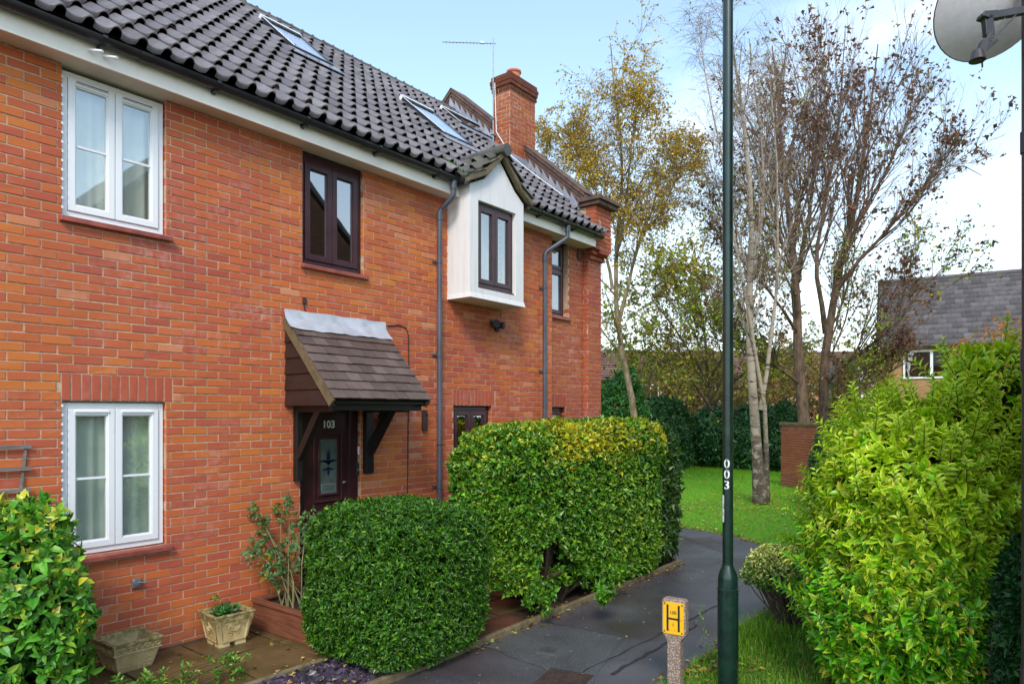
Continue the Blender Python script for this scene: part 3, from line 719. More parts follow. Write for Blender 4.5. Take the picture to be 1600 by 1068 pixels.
dk.box(c0+.06, c1-.06, cf+.03, 0.0, cz-.03, cz-.005); dk.build('deck', M['blackwood'], cn)
n = 22; ls = []; rgl = random.Random(4)
for k, v in enumerate((-.02, .07, .16, .245)):
    for i in range(n+1):
        x = c0-.03+(c1-c0+.04)*i/n; e = .004*math.sin(i*1.9+k)+rgl.uniform(-.002, .002)
        vv = v+(e*1.4 if k == 3 else 0)+(-.035 if (k == 3 and i < 1) else 0)
        ls.append(CP(x, max(vv, 0), .045+.005*math.sin(i*.9+k*2)+(.012 if k == 0 else 0)+(.035 if k == 0 else 0)))
nn = len(ls); lm = MB(); lm.add(ls+[p-sn*.004 for p in ls], [(k*(n+1)+i, k*(n+1)+i+1, (k+1)*(n+1)+i+1, (k+1)*(n+1)+i) for k in range(3) for i in range(n)]+[(nn+k*(n+1)+i, nn+(k+1)*(n+1)+i, nn+(k+1)*(n+1)+i+1, nn+k*(n+1)+i+1) for k in range(3) for i in range(n)])
lm.build('lead_flashing', simple('pale_lead', (.50, .51, .55), .42, .2, 6, .25, .01, metal=.15), cn, smooth=True)
for a in (c0-.004, c1-.03):
    bb = MB()
    vs = [CP(x, v, h) for h in (-.075, .012) for v in (.03, SLn+.01) for x in (a, a+.028)]
    bb.add(vs, [(0, 2, 3, 1), (4, 5, 7, 6), (0, 1, 5, 4), (2, 6, 7, 3), (0, 4, 6, 2), (1, 3, 7, 5)])
    bb.build('barge_board', M['barge'], cn)
nb_ = 5; zb0 = cz-.05; zt = 3.05
for xk in (c0+.035, c1-.06):
    ck = MB()
    for i in range(nb_):
        za = zb0+(zt-zb0)*i/nb_; zb_ = zb0+(zt-zb0)*(i+1)/nb_+.02
        yf = lambda z: -max(.0, (ch-.06-z)/(ch-cz)*(-cf))
        ck.add([(xk-.022, 0, za), (xk-.022, yf(za), za), (xk-.004, yf(zb_), zb_), (xk-.004, 0, zb_), (xk+.012, 0, za), (xk+.012, yf(za), za), (xk+.012, yf(zb_), zb_), (xk+.012, 0, zb_)], [(0, 1, 2, 3), (4, 7, 6, 5), (0, 4, 5, 1), (1, 5, 6, 2), (2, 6, 7, 3), (3, 7, 4, 0)])
    ck.build('side_board', M['cladding'], cn)
def bracket(x0, x1, zlow):
    b = MB(); b.box(x0, x1, -.075, -.004, zlow, cz-.03); b.box(x0+.002, x1-.002, cf+.14, -.075, cz-.115, cz-.032)
    a = np.array([0, -.06, zlow+.25]); e = np.array([0, cf+.40, cz-.09]); dd = e-a; L_ = np.linalg.norm(dd); dd /= L_; nn_ = np.cross([1, 0, 0], dd)
    b.obox(((x0+x1)/2, (a[1]+e[1])/2, (a[2]+e[2])/2), (1, 0, 0), dd, nn_, (x1-x0)/2-.004, L_/2, .042)
    return b.build('bracket', M['blackwood'], cn, bevel=.006)
bracket(sx(457.5), sx(467), W(462, 751)[2]); bracket(sx(572.5, -.07), sx(584, -.07), W(578, 738)[2])
be_ = MB(); be_.box(c0+.05, c1-.05, cf+.08, cf+.14, cz-.10, cz-.02); be_.build('front_beam', M['blackwood'], cn, bevel=.005)

# oriel ---------------------------------------------------------------
ox0, ox1, oy, oz0 = 6.56, 7.70, -.395, 3.665
oxm = 7.17; ez_, mz_, az_ = 5.10, 5.235, 5.56
wx0, wx1, wz0, wz1 = 6.725, 7.525, 3.785, 4.93
orl = MB()
ofr = [(ox0, oz0), (wx0, wz0), (wx1, wz0), (ox1, oz0)]
prof = [(ox0, oz0), (ox1, oz0), (ox1, ez_), (7.49, mz_), (oxm, az_), (6.85, mz_), (ox0, ez_)]
# front face with opening, split into quads
P_ = lambda x, z, y=oy: (x, y, z)
top = [(ox0, ez_), (6.85, mz_), (oxm, az_), (7.49, mz_), (ox1, ez_)]
orl.add([P_(ox0, oz0), P_(ox1, oz0), P_(wx1, wz0), P_(wx0, wz0)], [(0, 1, 2, 3)])
orl.add([P_(ox0, oz0), P_(wx0, wz0), P_(wx0, wz1), P_(ox0, ez_)], [(0, 1, 2, 3)])
orl.add([P_(ox1, oz0), P_(ox1, ez_), P_(wx1, wz1), P_(wx1, wz0)], [(0, 1, 2, 3)])
orl.add([P_(wx0, wz1), P_(wx1, wz1), P_(ox1, ez_), P_(7.49, mz_), P_(oxm, az_), P_(6.85, mz_), P_(ox0, ez_)], [(0, 1, 2, 3, 4, 5, 6)])
ry = oy+.07
for (a, b_) in (((wx0, wz0), (wx1, wz0)), ((wx1, wz0), (wx1, wz1)), ((wx1, wz1), (wx0, wz1)), ((wx0, wz1), (wx0, wz0))):
    orl.add([P_(*a), P_(*b_), P_(*b_, ry), P_(*a, ry)], [(0, 1, 2, 3)])
for k in range(len(prof)):
    a, b_ = prof[k], prof[(k+1) % len(prof)]; orl.add([P_(*a), P_(*b_), P_(*b_, .3), P_(*a, .3)], [(3, 2, 1, 0)])
oriel = orl.build('oriel_bay', M['render'], house); oriel['label'] = 'white rendered oriel window with its own small mossy gable'
dp = MB(); dp.add([(ox0-.01, oy-.02, oz0-.02), (ox1+.02, oy-.02, oz0-.02), (ox1+.005, oy-.004, oz0+.05), (ox0-.0, oy-.004, oz0+.05), (ox0-.01, 0, oz0-.02), (ox1+.02, 0, oz0-.02), (ox1+.005, 0, oz0+.05), (ox0, 0, oz0+.05)], [(0, 1, 2, 3), (0, 4, 5, 1), (1, 5, 6, 2), (0, 3, 7, 4)])
dp.box(ox0+.02, ox1-.02, oy+.0, -.001, oz0-.022, oz0-.0205)
dp.build('drip_edge', M['render'], oriel)
def owin():
    m = MB(); x0, x1, z0, z1, y = wx0+.002, wx1-.002, wz0+.03, wz1-.004, oy+.06
    fw, sw = .05, .058; dpt = .06; pn = []
    def rect(a, b, c, d, w, ya, yb): m.box(a, a+w, ya, yb, c, d); m.box(b-w, b, ya, yb, c, d); m.box(a+w, b-w, ya, yb, c, c+w); m.box(a+w, b-w, ya, yb, d-w, d)
    rect(x0, x1, z0, z1, fw, y, y+dpt); W_ = (x1-x0-2*fw)/2
    for i in range(2):
        a = x0+fw+i*W_+.003; b = a+W_-.006; rect(a, b, z0+fw+.003, z1-fw-.003, sw, y-.014, y+dpt-.012); pn.append((a+sw, b-sw, z0+fw+sw, z1-fw-sw))
    m.box(x0, x1, y-.03, y+.05, wz0+.001, z0)
    f = m.build('window_frame', M['maroon'], oriel, bevel=.003)
    g = MB()
    for p in pn: g.box(p[0]-.002, p[1]+.002, y+.014, y+.02, p[2]-.002, p[3]+.002)
    g.build('window_glass', M['glass'], oriel)
owin()
cu = MB(); cu.box(wx0, wx1, oy+.30, oy+.31, wz0-.05, wz1); cu.build('net_curtain', M['curtain'], oriel)
# oriel roof: two small pantiled slopes running back into the main roof, ridge level
hy = .36+.1
def oroof(side):
    xe = (ox0-.10) if side < 0 else (ox1+.10); ze = ez_+.03; zr = az_+.10
    def P(u, v, h):   # u from front back, v up the slope (0 at eave)
        L_ = math.hypot(oxm-xe, zr-ze); t = v/L_; sag = -.035*math.sin(PI*min(max(t, 0), 1))*1.2
        nx_ = -(zr-ze)/L_*(1 if side < 0 else -1); nz_ = abs(oxm-xe)/L_
        yy = oy-.10+u
        return np.array([xe+(oxm-xe)*t+h*nx_, yy, ze+(zr-ze)*t+sag+h*nz_])
    L_ = math.hypot(oxm-xe, zr-ze)
    if side < 0: Pm = P; 
    else: Pm = lambda u, v, h: P(.86-u, v, h)
    def kp(u, v):
        q = Pm(u, v, 0); return q[2] > RZ0+(q[1]-RY0)*.86-.12
    return pantiles(Pm, 0, .86, 0, L_, cw=.215, ex=L_/2.6, seed=20+side, amp=.036, keep=kp)
V, Fc, C = join_vfc([oroof(-1), oroof(1)])
link_mesh('gable_roof', fast_mesh('gable_roof', V, Fc, C, True), M['mosstile'], oriel)
rr_ = MB(); rr_.tube([(oxm, oy-.14, az_+.125), (oxm, -.1, az_+.13), (oxm, .42, az_+.125)], [.085, .08, .075], 12, c=(.6, .5, 0)); rr_.build('gable_ridge', M['mosstile'], oriel, smooth=True)
vg = MB()
outl = [(ox0-.11, ez_-.00), (6.82, mz_+.045), (oxm, az_+.055), (7.52, mz_+.045), (ox1+.11, ez_-.00)]
inn = [(x, z+.085) for x, z in outl]
for k in range(4):
    a, b_ = outl[k], outl[k+1]; c, d_ = inn[k], inn[k+1]; y0_, y1_ = oy-.085, oy-.001
    vs = [(a[0], y0_, a[1]-.02), (b_[0], y0_, b_[1]-.02), (d_[0], y0_, d_[1]), (c[0], y0_, c[1]), (a[0], y1_, a[1]-.02), (b_[0], y1_, b_[1]-.02), (d_[0], y1_, d_[1]), (c[0], y1_, c[1])]
    vg.add(vs, [(0, 1, 2, 3), (4, 7, 6, 5), (0, 4, 5, 1), (3, 2, 6, 7), (0, 3, 7, 4), (1, 5, 6, 2)])
vg.build('verge', M['barge'], oriel, bevel=.012)
for xg in (ox0-.09, ox1+.09): gg = MB(); gg.tube([(xg, oy-.02, 5.10), (xg, oy+.02, 5.105), (xg, -.16, 5.11)], .045, 10); gg.build('stub_gutter', M['blackpvc'], oriel, smooth=True)

# parapet, chimney, flashings --------------------------------------------
pp = MB(); HH = .33
def PR(x, yy, h): return (x, yy, RZ0+(yy-RY0)*.86+h)
x0, x1 = 10.17, 10.50
for sgn in (0, 1):
    ya, yb = (-.16, 3.3)
    f = (lambda yy: yy) if sgn == 0 else (lambda yy: 6.6-yy)
    vs = []
    for yy in (ya, yb):
        zr = RZ0+(yy-RY0)*.86
        for x in (x0, x1): vs += [(x, f(yy), 4.9), (x, f(yy), zr+HH)]
    pp.add(vs, [(0, 2, 3, 1), (4, 5, 7, 6), (0, 1, 5, 4), (2, 6, 7, 3), (1, 3, 7, 5)])
pp.box(x0+.004, x1-.003, .12, 6.9, -.3, 4.95); pp.build('gable_wall', M['gablebrick'], house)
cpn = MB()
def slopebar(m, xa, xb, y0_, y1_, h0, h1, back=False):
    g_ = (lambda yy: yy) if not back else (lambda yy: 6.6-yy)
    vs = [(x, g_(yy), RZ0+(yy-RY0)*.86+h) for h in (h0, h1) for yy in (y0_, y1_) for x in (xa, xb)]
    m.add(vs, [(0, 2, 3, 1), (4, 5, 7, 6), (0, 1, 5, 4), (2, 6, 7, 3), (0, 4, 6, 2), (1, 3, 7, 5)])
for bk in (False, True):
    y = .12
    while y < 3.28:
        y2 = min(y+.24, 3.295); slopebar(cpn, x0-.05, x1+.06, y+.002, y2-.002, HH+.06, HH+.135+.002*math.sin(y*40), bk); y += .24
    slopebar(cpn, x0-.028, x1+.035, -.02, 3.3, HH-.01, HH+.058, bk); slopebar(cpn, x0-.015, x1+.02, -.04, 3.3, HH-.11, HH-.012, bk)
    slopebar(cpn, x0-.06, x1+.07, .10, 3.3, HH+.137, HH+.152, bk)
zk = 5.80
cpn.box(pl0-.09, x1+.12, -.27, .16, zk-.10, zk-.035); cpn.box(pl0-.13, x1+.15, -.32, .14, zk-.033, zk+.03)
cpn.build('coping', M['stonedark'], house, bevel=.006)
fl = MB(); y = -.20; i = 0
while y < 3.25:
    yb = y+.155
    fl.add([PR(x0-.019, y, .0), PR(x0-.019, yb, .0), PR(x0-.019, yb, .17), PR(x0-.019, yb-.01, .285), PR(x0-.019, y, .17)], [(0, 1, 2, 3, 4)])
    fl.add([PR(x0-.023, y, .0), PR(x0-.023, yb, .0), PR(x0-.023, yb, .17), PR(x0-.023, yb-.01, .285), PR(x0-.023, y, .17)], [(0, 1, 2, 3, 4)])
    y = yb; i += 1
for yy in np.arange(-.2, 3.2, .3): slopebar(fl, x0-.16, x0-.004, yy, yy+.31, .062+.002*math.sin(yy*9), .067+.002*math.sin(yy*9))
fl.build('stepped_flashing', M['lead'], house)
kx0, kx1, ky0, ky1 = 9.70, 10.47, 1.43, 1.83
cz0, cz1 = 6.55, 8.03
cb = [brick_panel((0, ky0, 0), ux, ny, None, [], kx0, kx1, cz0, cz1, seed=31, phase=.01), brick_panel((kx0, 0, 0), (0, -1, 0), (-1, 0, 0), None, [], -ky1, -ky0-.012, cz0, cz1, seed=32, phase=.06)]
for k, (g_, za, zb) in enumerate(((.025, 8.03, 8.105), (.048, 8.105, 8.18), (.048, 8.18, 8.255), (.03, 8.255, 8.33))):
    cb += [brick_panel((0, ky0-g_, 0), ux, ny, None, [], kx0-g_, kx1+g_, za, zb, seed=40+k, phase=.03*k), brick_panel((kx0-g_, 0, 0), (0, -1, 0), (-1, 0, 0), None, [], -ky1-g_, -ky0+g_-.012, za, zb, seed=50+k, phase=.05*k)]
V, Fc, C = join_vfc(cb[:2]); chim = link_mesh('chimney', fast_mesh('chimney', V, Fc, C), brick_mat('chimney_brick', .66, .0), house)
V, Fc, C = join_vfc(cb[2:]); link_mesh('chimney_cap', fast_mesh('chimney_cap', V, Fc, C), brick_mat('chimney_cap_brick', .24, .1), chim)
cm = MB(); cm.box(kx0+.005, kx1-.005, ky0+.005, ky1-.005, cz0, 8.03); cm.box(kx0-.014, kx1+.014, ky0-.014, ky1+.014, 8.032, 8.326)
cm.extrude([(kx0, ky0), (kx1, ky0), (kx1, ky1), (kx0, ky1)], lambda a, b: (a, b, 8.325), lambda a, b: (kx0+.1+(a-kx0)*.7, ky0+.06+(b-ky0)*.7, 8.37)); cm.build('chimney_core', M['mortar'], chim)
ppt = MB(); ppt.lathe(((kx0+kx1)/2-.02, (ky0+ky1)/2, 8.35), [(0, .125), (.10, .118), (.15, .118), (.152, .14), (.185, .14), (.187, .12), (.188, .10), (.05, .095)], 24); ppt.build('chimney_pot', M['terracotta'], chim, smooth=True)
cf_ = MB(); zb = RZ0+(ky0-RY0)*.86
cf_.box(kx0-.03, kx1+.0, ky0-.06, ky0-.012, zb-.12, zb+.17)
for k in range(4):
    ya = ky0+k*.12; cf_.add([(kx0-.012, ya, zb-.05), (kx0-.012, ya+.12, zb+.06), (kx0-.012, ya+.12, zb+.30+k*.1), (kx0-.012, ya, zb+.16+k*.1)], [(0, 3, 2, 1)])
cf_.build('chimney_flashing', M['lead'], chim)
# aerial
ab = np.array([kx0-.07, ky0+.34, 7.0])
ae = MB(); topz = 8.92; ae.tube([ab, (ab[0], ab[1], topz+.09)], .0105, 8)
bd = np.array([-.60, .62, -.02]); bd /= np.linalg.norm(bd); s_ = np.array([ab[0], ab[1], topz])+bd*-.05
ae.tube([s_, s_+bd*.98], .007, 6); cr = np.array([0.62, .60, 0]); cr /= np.linalg.norm(cr)
for i in range(14): q = s_+bd*(.10+.062*i); ae.tube([q-cr*.05-UP*.012*0, q+cr*.05], .0035, 5)
ae.obox(s_+bd*.25+UP*.012, bd, cr, UP, .03, .02, .015)
for zz in (7.25, 7.55): ae.box(ab[0]-.015, kx0-.003, ab[1]-.02, ab[1]+.02, zz-.01, zz+.01); ae.tube([(ab[0]-.02, ab[1]-.05, zz), (ab[0]-.02, ab[1]+.05, zz)], .01, 6)
aer = ae.build('tv_aerial', M['metal'], origin=ab); tag(aer, 'thin metal television aerial on a mast fixed to the brick chimney', 'aerial')
cb_ = MB(); cb_.tube([(ab[0]+.02, ab[1]-.02, 8.2), (ab[0]+.03, ab[1]-.05, 7.3), (ab[0]-.02, ky0-.1, 6.75), (ab[0]+.12, ky0-.5, 6.38), (ab[0]+.3, ky0-1.0, 5.95)], .008, 6); cb_.build('cable', M['white'], aer)

# wall fittings ------------------------------------------------------------
p = W(769, 508); z = p[2]; x = p[0]
e = empty('security_light', (x, 0, z), 'small black floodlight with a sensor on the brick wall under the white oriel', 'security light')
m = MB(); m.tube([(x, -.004, z+.03), (x, -.03, z+.03)], .055, 16); m.build('base', M['darkmetal'], e, smooth=True)
m = MB(); m.tube([(x-.02, -.03, z+.03), (x-.06, -.08, z+.02)], .02, 8); m.tube([(x-.05, -.06, z+.0), (x-.10, -.17, z+.0)], [.045, .055], 12); m.tube([(x+.04, -.05, z+.0), (x+.08, -.16, z-.01)], [.04, .052], 12); m.build('lamp_head', M['darkmetal'], e, smooth=True)
m = MB(); m.tube([(x, -.04, z), (x+.01, -.09, z-.09)], [.03, .035], 12); m.build('sensor', M['darkmetal'], e, smooth=True)
p = W(597, 651); x, z = p[0], p[2]
e = empty('porch_lamp', (x, 0, z), 'small black bulkhead lamp on the wall behind the right canopy bracket', 'wall lamp')
m = MB(); m.box(x-.04, x+.04, -.03, -.004, z-.09, z+.09); m.build('back_plate', M['darkmetal'], e, bevel=.008)
m = MB(); m.tube([(x, -.03, z), (x, -.06, z), (x, -.13, z-.02)], [.085, .08, .045], 6); m.build('lamp_shade', M['darkmetal'], e)
p = W(661, 656); x, z = p[0], p[2]
m = MB(); m.box(x-.035, x+.035, -.055, -.004, z-.13, z+.13); m.tube([(x+.01, -.055, z+.08), (x+.01, -.075, z+.08)], .022, 12)
o = m.build('wall_bracket', M['rust'], origin=(x, 0, z), bevel=.01); tag(o, 'narrow dark upright box on the wall between the canopy and the nearer downpipe', 'wall box')
# cable over the canopy
m = MB(); pts = [W(475, 470), W(475, 481), W(480, 493), W(497, 501), W(560, 508), W(600, 509), W(622, 508), W(634, 512), W(638, 524), W(638, 600), W(637, 700), W(636, 790)]
m.tube([q+np.array([0, -.006, 0]) for q in pts], .0065, 6); m.box(pts[0][0]-.02, pts[0][0]+.02, -.02, 0, pts[0][2]-.03, pts[0][2]+.03)
o = m.build('wall_cable', M['rust'], origin=pts[0]); tag(o, 'thin brown cable looping over the canopy and down the brick wall', 'cable')
p = W(212, 909); x, z = p[0], p[2]
m = MB(); m.box(x-.04, x+.035, -.03, -.004, z-.04, z+.04); m.tube([(x-.01, -.03, z+.01), (x-.01, -.05, z+.01)], .028, 14); m.tube([(x-.01, -.045, z+.01), (x+.07, -.05, z-.01)], .008, 8)
o = m.build('pipe_outlet', M['metal'], origin=(x, 0, z), bevel=.005); tag(o, 'small metal pipe outlet on the brickwork below the lower white window', 'pipe outlet')
# trellis
x1 = sx(47); z0, z1 = W(40, 765)[2], W(40, 697)[2]
e = empty('trellis', (x1-.6, 0, z0), 'weathered grey wooden trellis on the wall above the large-leaved bush', 'trellis')
for zz in (z1, (z0+z1)/2, z0): m = MB(); m.box(x1-1.1, x1, -.035, -.022, zz-.014, zz+.014); m.build('rail', M['greywood'], e)
for k in range(4):
    xb = x1-.04-k*.35; m = MB(); m.add([(xb-.02-.05, -.020, z0-.3), (xb-.05, -.020, z0-.3), (xb+.02, -.020, z1+.02), (xb, -.020, z1+.02), (xb-.07, -.008, z0-.3), (xb-.05, -.008, z0-.3), (xb+.02, -.008, z1+.02), (xb, -.008, z1+.02)], [(0, 1, 2, 3), (4, 7, 6, 5), (0, 4, 5, 1), (1, 5, 6, 2), (2, 6, 7, 3), (3, 7, 4, 0)]); m.build('stave', M['greywood'], e)
#@@PART2@@
# ------------------------------------------------------------------ vegetation tools
def nrm(a): return a/(np.linalg.norm(a, axis=-1, keepdims=True)+1e-9)
def rvec(n, rg): return nrm(rg.normal(0, 1, (n, 3)))
def wob(P, s, seed=0):
    """smooth pseudo-noise in about -1..1"""
    x, y, z = (P*s).T; k = seed*1.7
    return (np.sin(x*1.7+y*1.1+k)+np.sin(y*2.3-z*1.3+k*2)+np.sin(z*1.9+x*.7+k*.6)+np.sin((x+y+z)*3.1+k*3)*.6)/3.0
def leaves_geo(P, Dv, Nv, L, Wd, col_c, col_e=None, fold=.25, droop=.15, hi=False):
    n = len(P); Dv = nrm(Dv); S = nrm(np.cross(Dv, Nv)); Nv = nrm(np.cross(S, Dv)); L = np.broadcast_to(L, n)[:, None]; Wd = np.broadcast_to(Wd, n)[:, None]
    if hi:
        V = np.zeros((n, 8, 3)); f = fold*Wd
        V[:, 0] = P; V[:, 1] = P+Dv*L*.32-S*Wd*.46+Nv*f; V[:, 2] = P+Dv*L*.34; V[:, 3] = P+Dv*L*.32+S*Wd*.46+Nv*f
        dr = Nv*L*droop
        V[:, 4] = P+Dv*L*.68-S*Wd*.36+Nv*f-dr*.45; V[:, 5] = P+Dv*L*.70-dr*.4; V[:, 6] = P+Dv*L*.68+S*Wd*.36+Nv*f-dr*.45; V[:, 7] = P+Dv*L-dr
        T = np.array([(0, 2, 1), (0, 3, 2), (1, 2, 5), (1, 5, 4), (2, 3, 6), (2, 6, 5), (4, 5, 7), (5, 6, 7)])
        C = np.repeat(col_c[:, None, :], 8, 1)
        if col_e is not None:
            for i in (1, 3, 4, 6, 7): C[:, i] = col_e
        k = 8
    else:
        V = np.zeros((n, 5, 3)); f = fold*Wd
        V[:, 0] = P; V[:, 1] = P+Dv*L*.45-S*Wd*.5+Nv*f; V[:, 2] = P+Dv*L*.5; V[:, 3] = P+Dv*L*.45+S*Wd*.5+Nv*f; V[:, 4] = P+Dv*L-Nv*L*droop
        T = np.array([(0, 2, 1), (0, 3, 2), (1, 2, 4), (2, 3, 4)]); C = np.repeat(col_c[:, None, :], 5, 1)
        if col_e is not None:
            for i in (1, 3, 4): C[:, i] = col_e
        k = 5
    Fc = (np.arange(n)[:, None, None]*k+T[None]).reshape(-1, 3); return V.reshape(-1, 3), Fc, C.reshape(-1, 3)
def pal(n, rg, cols, wts, var=.18):
    cols = np.array(cols); i = rg.choice(len(cols), n, p=np.array(wts)/sum(wts)); c = cols[i]*np.exp(rg.normal(0, var, (n, 1)))*np.exp(rg.normal(0, var*.35, (n, 3))); return np.clip(c, 0, .95)
def field_sample(f, lo, hi, n, rg, fmin, fmax, mask=None):
    """points with fmin<f<fmax (f grows outward, ~1 at the surface) and outward normals"""
    lo = np.array(lo); hi = np.array(hi); out = []; tot = 0
    for _ in range(60):
        P = lo+(hi-lo)*rg.random((n*2, 3)); v = f(P); ok = (v > fmin(P) if callable(fmin) else v > fmin) & (v < fmax)
        if mask is not None: ok &= mask(P)
        P = P[ok]; out.append(P); tot += len(P)
        if tot >= n: break
    P = np.concatenate(out)[:n]; e = .02
    g = np.stack([f(P+np.array(d)*e)-f(P-np.array(d)*e) for d in ((1, 0, 0), (0, 1, 0), (0, 0, 1))], 1)
    return P, nrm(g)
def rosettes(P, Nn, rg, k, L, Wd, cols, wts, up=.5, spread=.9, hi=False, edge=None, ecols=None, rand=.6, vs=.25, tintfn=None, droop=.15, fold=.25):
    n = len(P); ax = nrm(Nn+np.array([0, 0, up])+rg.normal(0, rand, (n, 3))); a = nrm(np.cross(ax, rvec(n, rg))); b = np.cross(ax, a)
    Ps, Ds, Ns, Ls, id_ = [], [], [], [], []
    for i in range(k):
        ang = i*2.4+rg.random(n)*.8; el = spread*(.35+.65*((i+1)/k))
        rad = a*np.cos(ang)[:, None]+b*np.sin(ang)[:, None]; d = nrm(ax*math.cos(el*1.2)+rad*math.sin(el*1.2)+rg.normal(0, .12, (n, 3)))
        Ps.append(P-ax*(L*.35*i/k)); Ds.append(d); Ns.append(nrm(ax*1.0-d*np.sum(ax*d, 1, keepdims=True)*1.0+rg.normal(0, .25, (n, 3)))); Ls.append(L*np.exp(rg.normal(0, vs, n))); id_.append(np.arange(n))
    Ps, Ds, Ns, Ls, id_ = map(np.concatenate, (Ps, Ds, Ns, Ls, id_)); m = len(Ps)
    if callable(cols): cc, ce = cols(Ps, id_, rg)
    else: cc = pal(m, rg, cols, wts); ce = None
    return leaves_geo(Ps, Ds, Ns, Ls, Ls*Wd, cc, ce, hi=hi, droop=droop, fold=fold)
def stems_mb(base, tips, r=.012, seed=0, k=6, bow=.15):
    rg = random.Random(seed); m = MB(); base = np.array(base, float)
    for t in tips:
        t = np.array(t, float); b = base+np.array([rg.uniform(-.05, .05), rg.uniform(-.05, .05), 0]); n = 6
        o = np.array([rg.uniform(-1, 1)*bow, rg.uniform(-1, 1)*bow, .1*bow]); pts = [b+(t-b)*(i/n)+o*math.sin(PI*i/n)+np.array([rg.uniform(-.01, .01) for _ in range(3)]) for i in range(n+1)]
        m.tube(pts, [r*(1-.7*i/n) for i in range(n+1)], k)
    return m
def plant(name, loc, label, cat, group=None): return empty(name, loc, label, cat, group)
def superell(c, r, p):
    c = np.array(c); r = np.array(r)
    return lambda P: (np.sum(np.abs((P-c)/r)**p, 1))**(1/p)

# trees ---------------------------------------------------------------
def polyline(start, d0, ln, n, rg, wander=.12, trop=(0, 0, .05)):
    B = len(start); P = np.zeros((B, n+1, 3)); P[:, 0] = start; d = nrm(d0); seg = (ln/n)[:, None]
    for i in range(n):
        d = nrm(d+rg.normal(0, wander, (B, 3))+np.array(trop)); P[:, i+1] = P[:, i]+d*seg
    return P
def tubes_np(P, R, K):
    B, n, _ = P.shape; T = np.zeros_like(P); T[:, 1:-1] = P[:, 2:]-P[:, :-2]; T[:, 0] = P[:, 1]-P[:, 0]; T[:, -1] = P[:, -1]-P[:, -2]; T = nrm(T)
    ref = np.where(np.abs(T[:, :1, 2:3]) > .8, np.array([1.0, 0, 0]), np.array([0, 0, 1.0])); U = nrm(np.cross(np.broadcast_to(ref, T.shape), T)); Wv = np.cross(T, U)
    an = np.arange(K)*2*PI/K; V = P[:, :, None]+R[:, :, None, None]*(np.cos(an)[None, None, :, None]*U[:, :, None]+np.sin(an)[None, None, :, None]*Wv[:, :, None])
    idx = np.arange(B*n*K).reshape(B, n, K); a = idx[:, :-1]; b = idx[:, 1:]
    Fc = np.stack([a, np.roll(a, -1, 2), np.roll(b, -1, 2), b], -1).reshape(-1, 4); return V.reshape(-1, 3), Fc
def children(P, R, per, tmin, tmax, ang, lenr, rg, ln, up=0.0, lmin=0.0, rr=.55):
    B, n, _ = P.shape; n -= 1; N = B*per; bi = np.repeat(np.arange(B), per); t = tmin+(tmax-tmin)*rg.random(N); f = t*n; i = np.minimum(f.astype(int), n-1); w = (f-i)[:, None]
    S = P[bi, i]*(1-w)+P[bi, i+1]*w; T = nrm(P[bi, i+1]-P[bi, i]); rd = R[bi, i]*(1-w[:, 0])+R[bi, i+1]*w[:, 0]
    a = nrm(np.cross(T, rvec(N, rg))); an = ang*np.exp(rg.normal(0, .25, N)); d = T*np.cos(an)[:, None]+a*np.sin(an)[:, None]; d = nrm(d+np.array([0, 0, up]))
    L = np.maximum(ln[bi]*lenr*(1.15-t*.62)*np.exp(rg.normal(0, .22, N)), lmin); return S, d, L, np.minimum(rd*rr, rd*.9), bi
